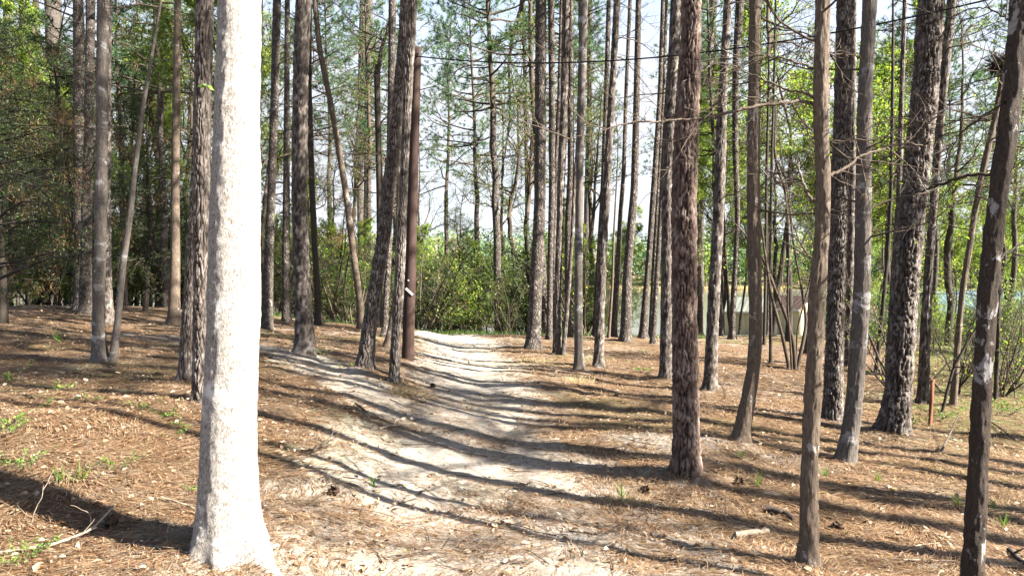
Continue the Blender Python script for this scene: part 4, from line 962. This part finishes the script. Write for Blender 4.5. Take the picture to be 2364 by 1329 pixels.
# ------------------------------------------------------------------ far shore
g = np.random.default_rng(77); nt_ = 620
tx = g.random(nt_) * 620 - 310; ty = 343 + 95 * g.random(nt_) ** 1.3; tz = gz(tx, ty); th_ = 18 + 10 * g.random(nt_)
far = MB(); K = 260
a_ = g.normal(0, 1, (nt_, K, 3)); a_ = a_ / np.linalg.norm(a_, axis=2, keepdims=True) * (g.random((nt_, K, 1)) ** .4)
C = np.stack([tx, ty, tz + th_ * .55], 1)[:, None] + a_ * np.stack([th_ * .27, th_ * .27, th_ * .46], 1)[:, None]
kind_ = g.random(nt_)
for mi, (lo, hi) in enumerate(((0, .45), (.45, .8), (.8, 1.01))):
    s_ = (kind_ >= lo) & (kind_ < hi); leaves(far, C[s_].reshape(-1, 3), 1.45 if mi < 2 else .9, mi, g, .7)
far.mesh
m, n, l = mat("far_bare_twigs")
finish(n, l, (.22, .18, .13), .9); M['fartwig'] = m
P = grow(np.stack([tx, ty, tz], 1), np.tile([0, 0, 1.], (nt_, 1)), th_ * .9, 5, .05, .1, g); tubes(far, P, taper(nt_, 5, .16, .05), 4, 2)
tag(link("far_woods", far.mesh("far_woods", ['needle', 'leaf', 'fartwig'])), "distant mixed wood along the far shore of the lake", "woods", None, 'stuff')
N = 9000; x = 30 + g.random(N) * 95; y = 328 + 9 * g.random(N); C = np.stack([x, y, np.full(N, LAKE_Z - .1)], 1); mb = MB()
tufts(mb, C, np.tile([0, 0, 1.], (N, 1)), 1, 1.9, .28, 0, g, .12)
tag(link("reeds", mb.mesh("reeds", ['reed'])), "pale dry reeds lining the far shore of the lake", "reeds", None, 'stuff')

# ------------------------------------------------------------------ forest floor
def rand_floor(N, d0, d1, g, half=.80, power=1.0):
    y = d0 * (d1 / d0) ** (g.random(N) ** power); x = (g.random(N) * 2 - 1) * half * (y + .5)
    return x, y
g = np.random.default_rng(5); N = 300000
x, y = rand_floor(N, 2.6, 17, g, .78, .95); s = sandmask(x, y)
keep = g.random(N) > np.clip((s + .5 * fbm(x * 3, y * 3, 3)) * 1.15, 0, .93); x, y = x[keep], y[keep]; N = len(x)
a_ = g.random(N) * 6.283; a_ = np.where(g.random(N) < .5, vn(x * .9, y * .9) * 8, a_)
ln = (.05 + .09 * g.random(N)); wd = (.0006 + .00026 * y)
d = np.stack([np.cos(a_), np.sin(a_), g.normal(0, .12, N)], 1); z = gz(x, y, True) + .006 + .014 * g.random(N)
C = np.stack([x, y, z], 1); w_ = np.stack([-np.sin(a_), np.cos(a_), np.zeros(N)], 1) * wd[:, None]
mid = C + d * ln[:, None] * .5 + w_ * g.normal(0, 3, N)[:, None] + np.array([0, 0, .004]); end = C + d * ln[:, None]; end[:, 2] = np.maximum(end[:, 2], gz(end[:, 0], end[:, 1], True) + .004)
V = np.stack([C - w_, C + w_, mid + w_, mid - w_, end], 1).reshape(-1, 3); i = np.arange(N) * 5
mb = MB(); mb.add(V, np.stack([i, i + 1, i + 2, i + 3], 1), 0, False); mb.f.append((np.stack([i + 3, i + 2, i + 4], 1), 0, False))
tag(link("pine_straw", mb.mesh("pine_straw", ['straw'])), "rust-brown pine needles strewn over the forest floor", "pine straw", None, 'stuff')
N = 42000; x, y = rand_floor(N, 2.6, 28, g, .8); s = sandmask(x, y); keep = g.random(N) > np.clip(s * 1.1, 0, .93); keep |= g.random(N) < .03
x, y = x[keep], y[keep]; N = len(x); C = np.stack([x, y, gz(x, y, True) + .012], 1)
size = (.013 + .042 * g.random(N) ** 3.0)[:, None] * (1 + .02 * y[:, None]); a_ = norm(g.normal(0, 1, (N, 3)) * np.array([1, 1, .28])); b_ = norm(np.cross(a_, np.array([0, 0, 1.]) + g.normal(0, .35, (N, 3))))
up = norm(np.cross(b_, a_)); curl = g.random((N, 1)) * .3
V = np.stack([C, C + (a_ * .35 + b_ * .3 + up * curl) * size, C + (a_ * .7 + b_ * .22 + up * curl) * size, C + a_ * size, C + (a_ * .7 - b_ * .22 + up * curl * .5) * size, C + (a_ * .35 - b_ * .3 + up * curl) * size], 1)
i = np.arange(N) * 6; mb = MB(); mb.add(V.reshape(-1, 3), np.stack([i, i + 1, i + 2, i + 3], 1), 0, False); mb.f.append((np.stack([i, i + 3, i + 4, i + 5], 1), 0, False))
tag(link("fallen_leaves", mb.mesh("fallen_leaves", ['litter'])), "pale curled dead leaves scattered over the ground", "fallen leaves", None, 'stuff')
N = 1500; x, y = rand_floor(N, 2.7, 20, g, .8); a_ = g.random(N) * 6.28
P = grow(np.stack([x, y, gz(x, y, True) + .008], 1), np.stack([np.cos(a_), np.sin(a_), 0 * a_], 1), .08 + .4 * g.random(N) ** 2, 5, .16, 0, g)
P[:, :, 2] = gz(P[:, :, 0], P[:, :, 1], True) + .006 + .012 * g.random((N, 1))
mb = MB(); tubes(mb, P, taper(N, 5, .0028 + .004 * g.random(N), .0015), 4)
tag(link("fallen_twigs", mb.mesh("fallen_twigs", ['twig'])), "small broken twigs littering the pine straw", "twigs", None, 'stuff')
# grass fringe along the crest and in the right thicket
N = 7000; x = np.concatenate([g.random(N // 2) * 15 - 9, 8 + 14 * g.random(N // 2)]); y = np.concatenate([21.5 + 2.5 * g.random(N // 2), 10 + 14 * g.random(N // 2)])
k_ = (x / y < .8) & ((y > 21) | (x / y > .5)) & (fbm(x * .8, y * .8, 2) > -.1); x, y = x[k_], y[k_]; N = len(x)
mb = MB(); tufts(mb, np.stack([x, y, gz(x, y)], 1), np.tile([0, 0, 1.], (N, 1)), 2, .17, .010, 0, g, .3)
tag(link("grass", mb.mesh("grass", ['privet'])), "thin green grass along the crest and in the right thicket", "grass", None, 'stuff')

# seedlings and little ferns
def seedling(seed, nst=5, h=.16, ferny=True, lm='fern'):
    g = np.random.default_rng(seed); az = g.random(nst) * 6.28; D = np.stack([np.cos(az) * .8, np.sin(az) * .8, np.full(nst, 1.)], 1)
    P = grow(np.zeros((nst, 3)), D, h * (.7 + .6 * g.random(nst)), 7, .08, -.14, g); mb = MB(); tubes(mb, P, taper(nst, 7, .0018, .001), 3)
    ml = MB(); S2, D2, _ = spawn(P, 22, .2, 1, 1.2, g, .5)
    leaves(ml, S2, .019 if ferny else .015, 0, g, .4, 0, D2 * 2)
    return proto('seedling', [('stems', mb.mesh('stems', ['twig']), (0, 0, 0)), ('leaves', ml.mesh('leaves', [lm]), (0, 0, 0))])
def grass_tuft(seed):
    g = np.random.default_rng(seed); mb = MB(); tufts(mb, g.normal(0, .012, (14, 3)) * [1, 1, 0], np.tile([0, 0, 1.3], (14, 1)), 1, .15, .009, 0, g, .4)
    return mb.mesh('grass_tuft', ['fern'])
SE = [seedling(31), seedling(32, 7, .2), seedling(33, 3, .12)]
sd = [(30, 1078, 1.2, "yellow-green fern clump at the left edge of the sunny straw"), (60, 1088, 1.0, "smaller fern beside the yellow-green clump at the left edge"), (128, 905, 1.8, "bright green fern in the shade left of the forked tree's shadow"), (35, 985, 1.5, "green fern at the left edge in deep shade"), (20, 1005, 1.0, "tiny fern at the left edge below the larger shaded one"),
      (212, 925, 1.2, "small green seedling right of the brightest shaded fern"), (372, 968, 1.3, "green seedling in shade left of the white trunk"), (332, 950, .9, "little seedling left of the larger one in shade"), (405, 1012, 1.1, "upright seedling nearest the white trunk's dark side"), (420, 985, .8, "tiny green seedling just above the upright one"),
      (272, 1090, .9, "yellow seedling in the sunny straw left of the white trunk"), (437, 1135, .9, "yellow seedling touching the left side of the white trunk"), (70, 1290, 1.1, "yellow-green plant in the bottom left corner"), (40, 1310, .9, "second yellow-green plant in the bottom left corner"), (480, 1310, .9, "yellow sprig at the foot of the white trunk"),
      (718, 818, 2.0, "yellow-green weed at the foot of the stout grey pine"), (745, 826, 1.6, "green weed right of the stout grey pine's foot"), (800, 852, 1.5, "green weed left of the leaning pine's foot"), (30, 880, 1.6, "fern in the shade at the far left below the bank"), (2330, 960, 2.2, "bright green weed at the right edge by the thicket"),
      (2310, 950, 1.8, "green weed beside the brightest one at the right edge"), (2180, 965, 1.6, "low green weed right of the rusty post"), (2100, 985, 1.4, "green sprig at the right foot of the massive pine"), (1345, 790, 1.8, "green sprig behind the pale banded trunk"), (1480, 858, 1.8, "small green weed in the straw right of the gritty pine"), (1490, 820, 1.2, "faint green weed before the lake pines")]
used = set()
for i, (px, py, s, lb) in enumerate(sd):
    pr = SE[i % 3]; o = pr if pr.name not in used else copy_tree(pr); used.add(pr.name)
    o.location = hit(px, py); o.scale = (s,) * 3; o.rotation_euler = (0, 0, i * 1.3); tag(o, lb, "plant", "seedlings on the forest floor")
gm = [grass_tuft(1), grass_tuft(2)]
for i, (px, py, s, lb) in enumerate([(1436, 1148, 1.0, "dark green grass tuft in the straw below the great pine's shadow"), (140, 1112, .9, "yellow-green grass tuft left of centre of the sunny corner"), (187, 1108, 1.0, "grass tuft right of its twin in the sunny left corner"), (2030, 1112, .9, "grass tuft in the shadow right of the near grey tree"), (1748, 1125, 1.1, "yellowish grass tuft between the great pine and the near grey tree"),
      (1710, 1058, .9, "grass tuft below the curved-foot grey tree"), (2210, 1168, .9, "grass tuft left of the blotched near tree"), (2290, 1180, 1.0, "grass tuft right of the blotched near tree"), (2318, 1215, .9, "lower grass tuft right of the blotched near tree"), (862, 1122, .8, "single grass sprig in the shade right of the white trunk"), (135, 790, 1.8, "grass tuft on the sandy spur at the left"), (1903, 1100, .9, "grass tuft close right of the near grey tree")]):
    o = link('grass_tuft', gm[i % 2], None, hit(px, py)); o.scale = (s,) * 3; o.rotation_euler = (0, 0, i * 2.1); tag(o, lb, "grass", "grass tufts on the forest floor")

for i, (px, py, s_, lb) in enumerate([(925, 912, 1.5, "grey clump of dead grass on the bank left of the sandy track"), (1330, 885, 1.6, "grey dead grass clump on the low hump right of the sandy track"), (1222, 835, 1.3, "small grey grass clump at the foot of the sunlit middle pine"), (1445, 1160, .9, "dead grass clump around the green tuft below the great pine")]):
    g = np.random.default_rng(i + 300); mb = MB(); N = 260; q = g.normal(0, .055, (N, 3)) * [1.6, 1, 0]
    tufts(mb, q, norm(np.stack([q[:, 0] * 4, q[:, 1] * 4, .6 + 0 * q[:, 0]], 1)), 1, .11, .004, 0, g, .5)
    o = link('dry_grass_clump', mb.mesh('dry_grass_clump', ['reed']), None, hit(px, py)); o.scale = (s_,) * 3; tag(o, lb, "dry grass", "dry grass clumps")

# thin bare sprouts, fallen branches and logs
def stick(name, label, cat, pts, r0, r1, mat_='deadwood', up=None, kids=0, kl=.2):
    """pts: pixels on the ground (x, y) with lift in metres"""
    P0 = hit(*pts[0][:2]); Q = []
    for p in pts:
        if up is not None: q = at(p[0], p[1], P0[1] - p[2])
        else: q = hit(p[0], p[1]) + np.array([0, 0, p[2]])
        Q.append(q - P0)
    Q = np.array(Q); n_ = len(pts); t = np.linspace(0, n_ - 1, n_ * 5); Qs = np.stack([np.interp(t, range(n_), Q[:, k]) for k in range(3)], 1)
    for _ in range(2): Qs[1:-1] = (Qs[:-2] + 2 * Qs[1:-1] + Qs[2:]) / 4
    Qs[1:-1] += rng.normal(0, r0 * .12, Qs[1:-1].shape)
    mb = MB(); tubes(mb, Qs[None], np.linspace(r0, r1, len(t))[None] * (1 + rng.normal(0, .05, (1, len(t)))), 12 if r0 > .015 else 7)
    if kids:
        S2, D2, _ = spawn(Qs[None], kids, .2, .95, .7); P2 = grow(S2, D2, kl * (.4 + rng.random(kids)), 6, .15, 0); tubes(mb, P2, taper(kids, 6, r0 * .5, .001), 5)
    return tag(link(name, mb.mesh(name, [mat_]), None, P0), label, cat)
stick("sapling_sprout", "pale leafless sprout with a side twig, standing in the white trunk's shadow at left", "sprout", [(70, 1218, 0), (76, 1190, .02), (86, 1165, .02), (97, 1148, .02), (100, 1120, .02)], .004, .0015, up=1, kids=2, kl=.16)
stick("sapling_sprout", "curved pale sprout rising behind the long fallen branch, bottom left", "sprout", [(205, 1240, 0), (210, 1215, .02), (209, 1190, .02), (200, 1178, .02)], .0035, .0015, up=1, kids=1, kl=.1)
stick("fallen_branch", "long pale fallen branch slanting up out of the bottom left corner", "branch", [(0, 1285, .02), (120, 1275, .03), (210, 1245, .05), (262, 1205, .09)], .009, .006, 'deadwood', None, 5, .2)
stick("fallen_branch", "thin dark fallen branch just below the long pale one, bottom left", "branch", [(110, 1300, .01), (160, 1282, .015), (195, 1262, .02), (215, 1248, .02)], .006, .004, 'twig')
stick("fallen_branch", "whitish stick lying against the left foot of the white trunk", "branch", [(372, 1155, .015), (410, 1168, .02), (450, 1180, .02)], .008, .006)
stick("fallen_log", "pale bark-stripped log piece lying left of the near grey tree", "log", [(1697, 1244, .03), (1735, 1240, .035), (1772, 1236, .03)], .021, .018)
stick("fallen_log", "short dark rotten log lying just left of the near grey tree", "log", [(1772, 1183, .03), (1805, 1193, .035), (1832, 1206, .03)], .026, .02, 'darklog')
stick("fallen_branch", "knobbly dark branch lying right of the great plated pine's foot", "branch", [(1640, 1090, .02), (1658, 1100, .025), (1680, 1110, .02)], .012, .007, 'darklog')
stick("fallen_branch", "thin stick with a bend lying below the great plated pine", "branch", [(1558, 1166, .01), (1590, 1170, .015), (1610, 1182, .012), (1630, 1184, .01)], .007, .003, 'deadwood', None, 2, .2)
stick("fallen_branch", "long thin root-like stick trailing toward the near grey tree", "branch", [(1628, 1178, .008), (1680, 1188, .01), (1700, 1202, .01), (1764, 1220, .012)], .006, .004, 'twig')
stick("fallen_branch", "dark branch lying on the sandy spur, centre left", "branch", [(820, 935, .02), (832, 946, .03), (842, 952, .02)], .014, .008, 'darklog', None, 2, .15)
stick("fallen_branch", "whitish twig lying across the shadow on the spur, centre left", "branch", [(875, 993, .015), (900, 989, .03), (925, 987, .02)], .012, .006, 'deadwood', None, 2, .18)
stick("fallen_branch", "grey branch lying in shade right of the white trunk", "branch", [(695, 1046, .015), (720, 1048, .03), (745, 1040, .03), (765, 1034, .03)], .012, .007, 'twig', None, 4, .25)
stick("fallen_branch", "dead branch propped up behind the blotched tree, right thicket", "branch", [(2170, 1052, .02), (2190, 1030, .12), (2212, 1005, .25)], .014, .008, 'twig')
stick("fallen_branch", "pale stick lying near the foot of the massive dark pine", "branch", [(1996, 1024, .02), (2010, 1029, .03), (2022, 1036, .02)], .016, .01)
stick("fallen_branch", "long pale root-like stick between the two near right trunks", "branch", [(2085, 1272, .01), (2130, 1262, .015), (2170, 1258, .015), (2185, 1235, .02)], .007, .003, 'deadwood', None, 3, .2)
stick("fallen_branch", "pale grey stick lying along the bottom right shadow", "branch", [(2085, 1298, .01), (2140, 1297, .012), (2210, 1300, .01)], .008, .005)
stick("fallen_branch", "dark branch at the right edge below the thicket", "branch", [(2290, 978, .02), (2310, 995, .04), (2328, 1008, .03)], .012, .007, 'darklog', None, 2, .2)
stick("fallen_branch", "dark broken branch at the bottom right corner", "branch", [(2330, 1280, .03), (2350, 1300, .03), (2380, 1318, .02)], .02, .012, 'darklog', None, 2, .2)
stick("leaning_branch", "dead dark stem leaning across the right thicket", "branch", [(2172, 960, 0), (2200, 850, 0), (2250, 760, 0), (2300, 700, 0)], .022, .012, 'dark', up=1, kids=6, kl=.6)
for i, (px, py, lb) in enumerate([(1180 + 1550 / 2.953, 1120, "dark pine cone lying right of the great plated pine"), (1485, 1140, "dark pine cone below the shadow of the great pine"), (1935, 1225, "pair-sized dark pine cone right of the near grey tree"), (772, 1145, "dark pine cone right of the white trunk"), (1420, 920, "brown pine cone on the straw in mid ground"), (255, 1218, "dark pine cone inside the white trunk's shadow"), (1000, 895, "brown pine cone at the edge of the sandy track")]):
    g = np.random.default_rng(i); mb = MB(); N = 60; t = np.arange(N) / N; az = t * N * 2.4
    C = np.stack([np.cos(az) * .022 * np.sin(t * 3 + .15), np.sin(az) * .022 * np.sin(t * 3 + .15), -.03 + .075 * t], 1); D = np.stack([np.cos(az), np.sin(az), .5 + 0 * az], 1)
    leaves(mb, C * .6, .022, 0, g, .8, 0, D * 5); tubes(mb, np.array([[[0, 0, -.03], [0, 0, 0], [0, 0, .035]]]), [[.012, .015, .006]], 8)
    o = link('pine_cone', mb.mesh('pine_cone', ['cone']), None, hit(px, py) + np.array([0, 0, .03])); o.rotation_euler = (1.4, 0, i * 1.9); o.scale = (1.25,) * 3; tag(o, lb, "pine cone", "pine cones on the straw")
# pale stones beside the big trunk's root and by the great pine
for px, py, r_, lb in ((601, 1312, .035, "small white stone beside the white trunk's spreading root"), (1528, 1084, .028, "grey stone at the left foot of the great plated pine")):
    g = np.random.default_rng(int(px)); th = np.linspace(0, math.pi, 9); ph = np.linspace(0, 2 * math.pi, 15)[:-1]; Tt, Pp = np.meshgrid(th, ph, indexing='ij')
    rr_ = r_ * (1 + .35 * vn(Pp * 1.1, Tt * 2 + px)); V = np.stack([rr_ * np.sin(Tt) * np.cos(Pp) * 1.5, rr_ * np.sin(Tt) * np.sin(Pp), rr_ * np.cos(Tt) * .7], -1).reshape(-1, 3)
    i = np.arange(8)[:, None]; j = np.arange(14)[None]; mb = MB(); mb.add(V, np.stack([i * 14 + j, i * 14 + (j + 1) % 14, (i + 1) * 14 + (j + 1) % 14, (i + 1) * 14 + j], -1).reshape(-1, 4))
    tag(link('stone', mb.mesh('stone', ['rock']), None, hit(px, py) + np.array([0, 0, r_ * .35])), lb, "stone")
print("tris", sum(len(o.data.polygons) for o in SC.objects if o.type == 'MESH'))
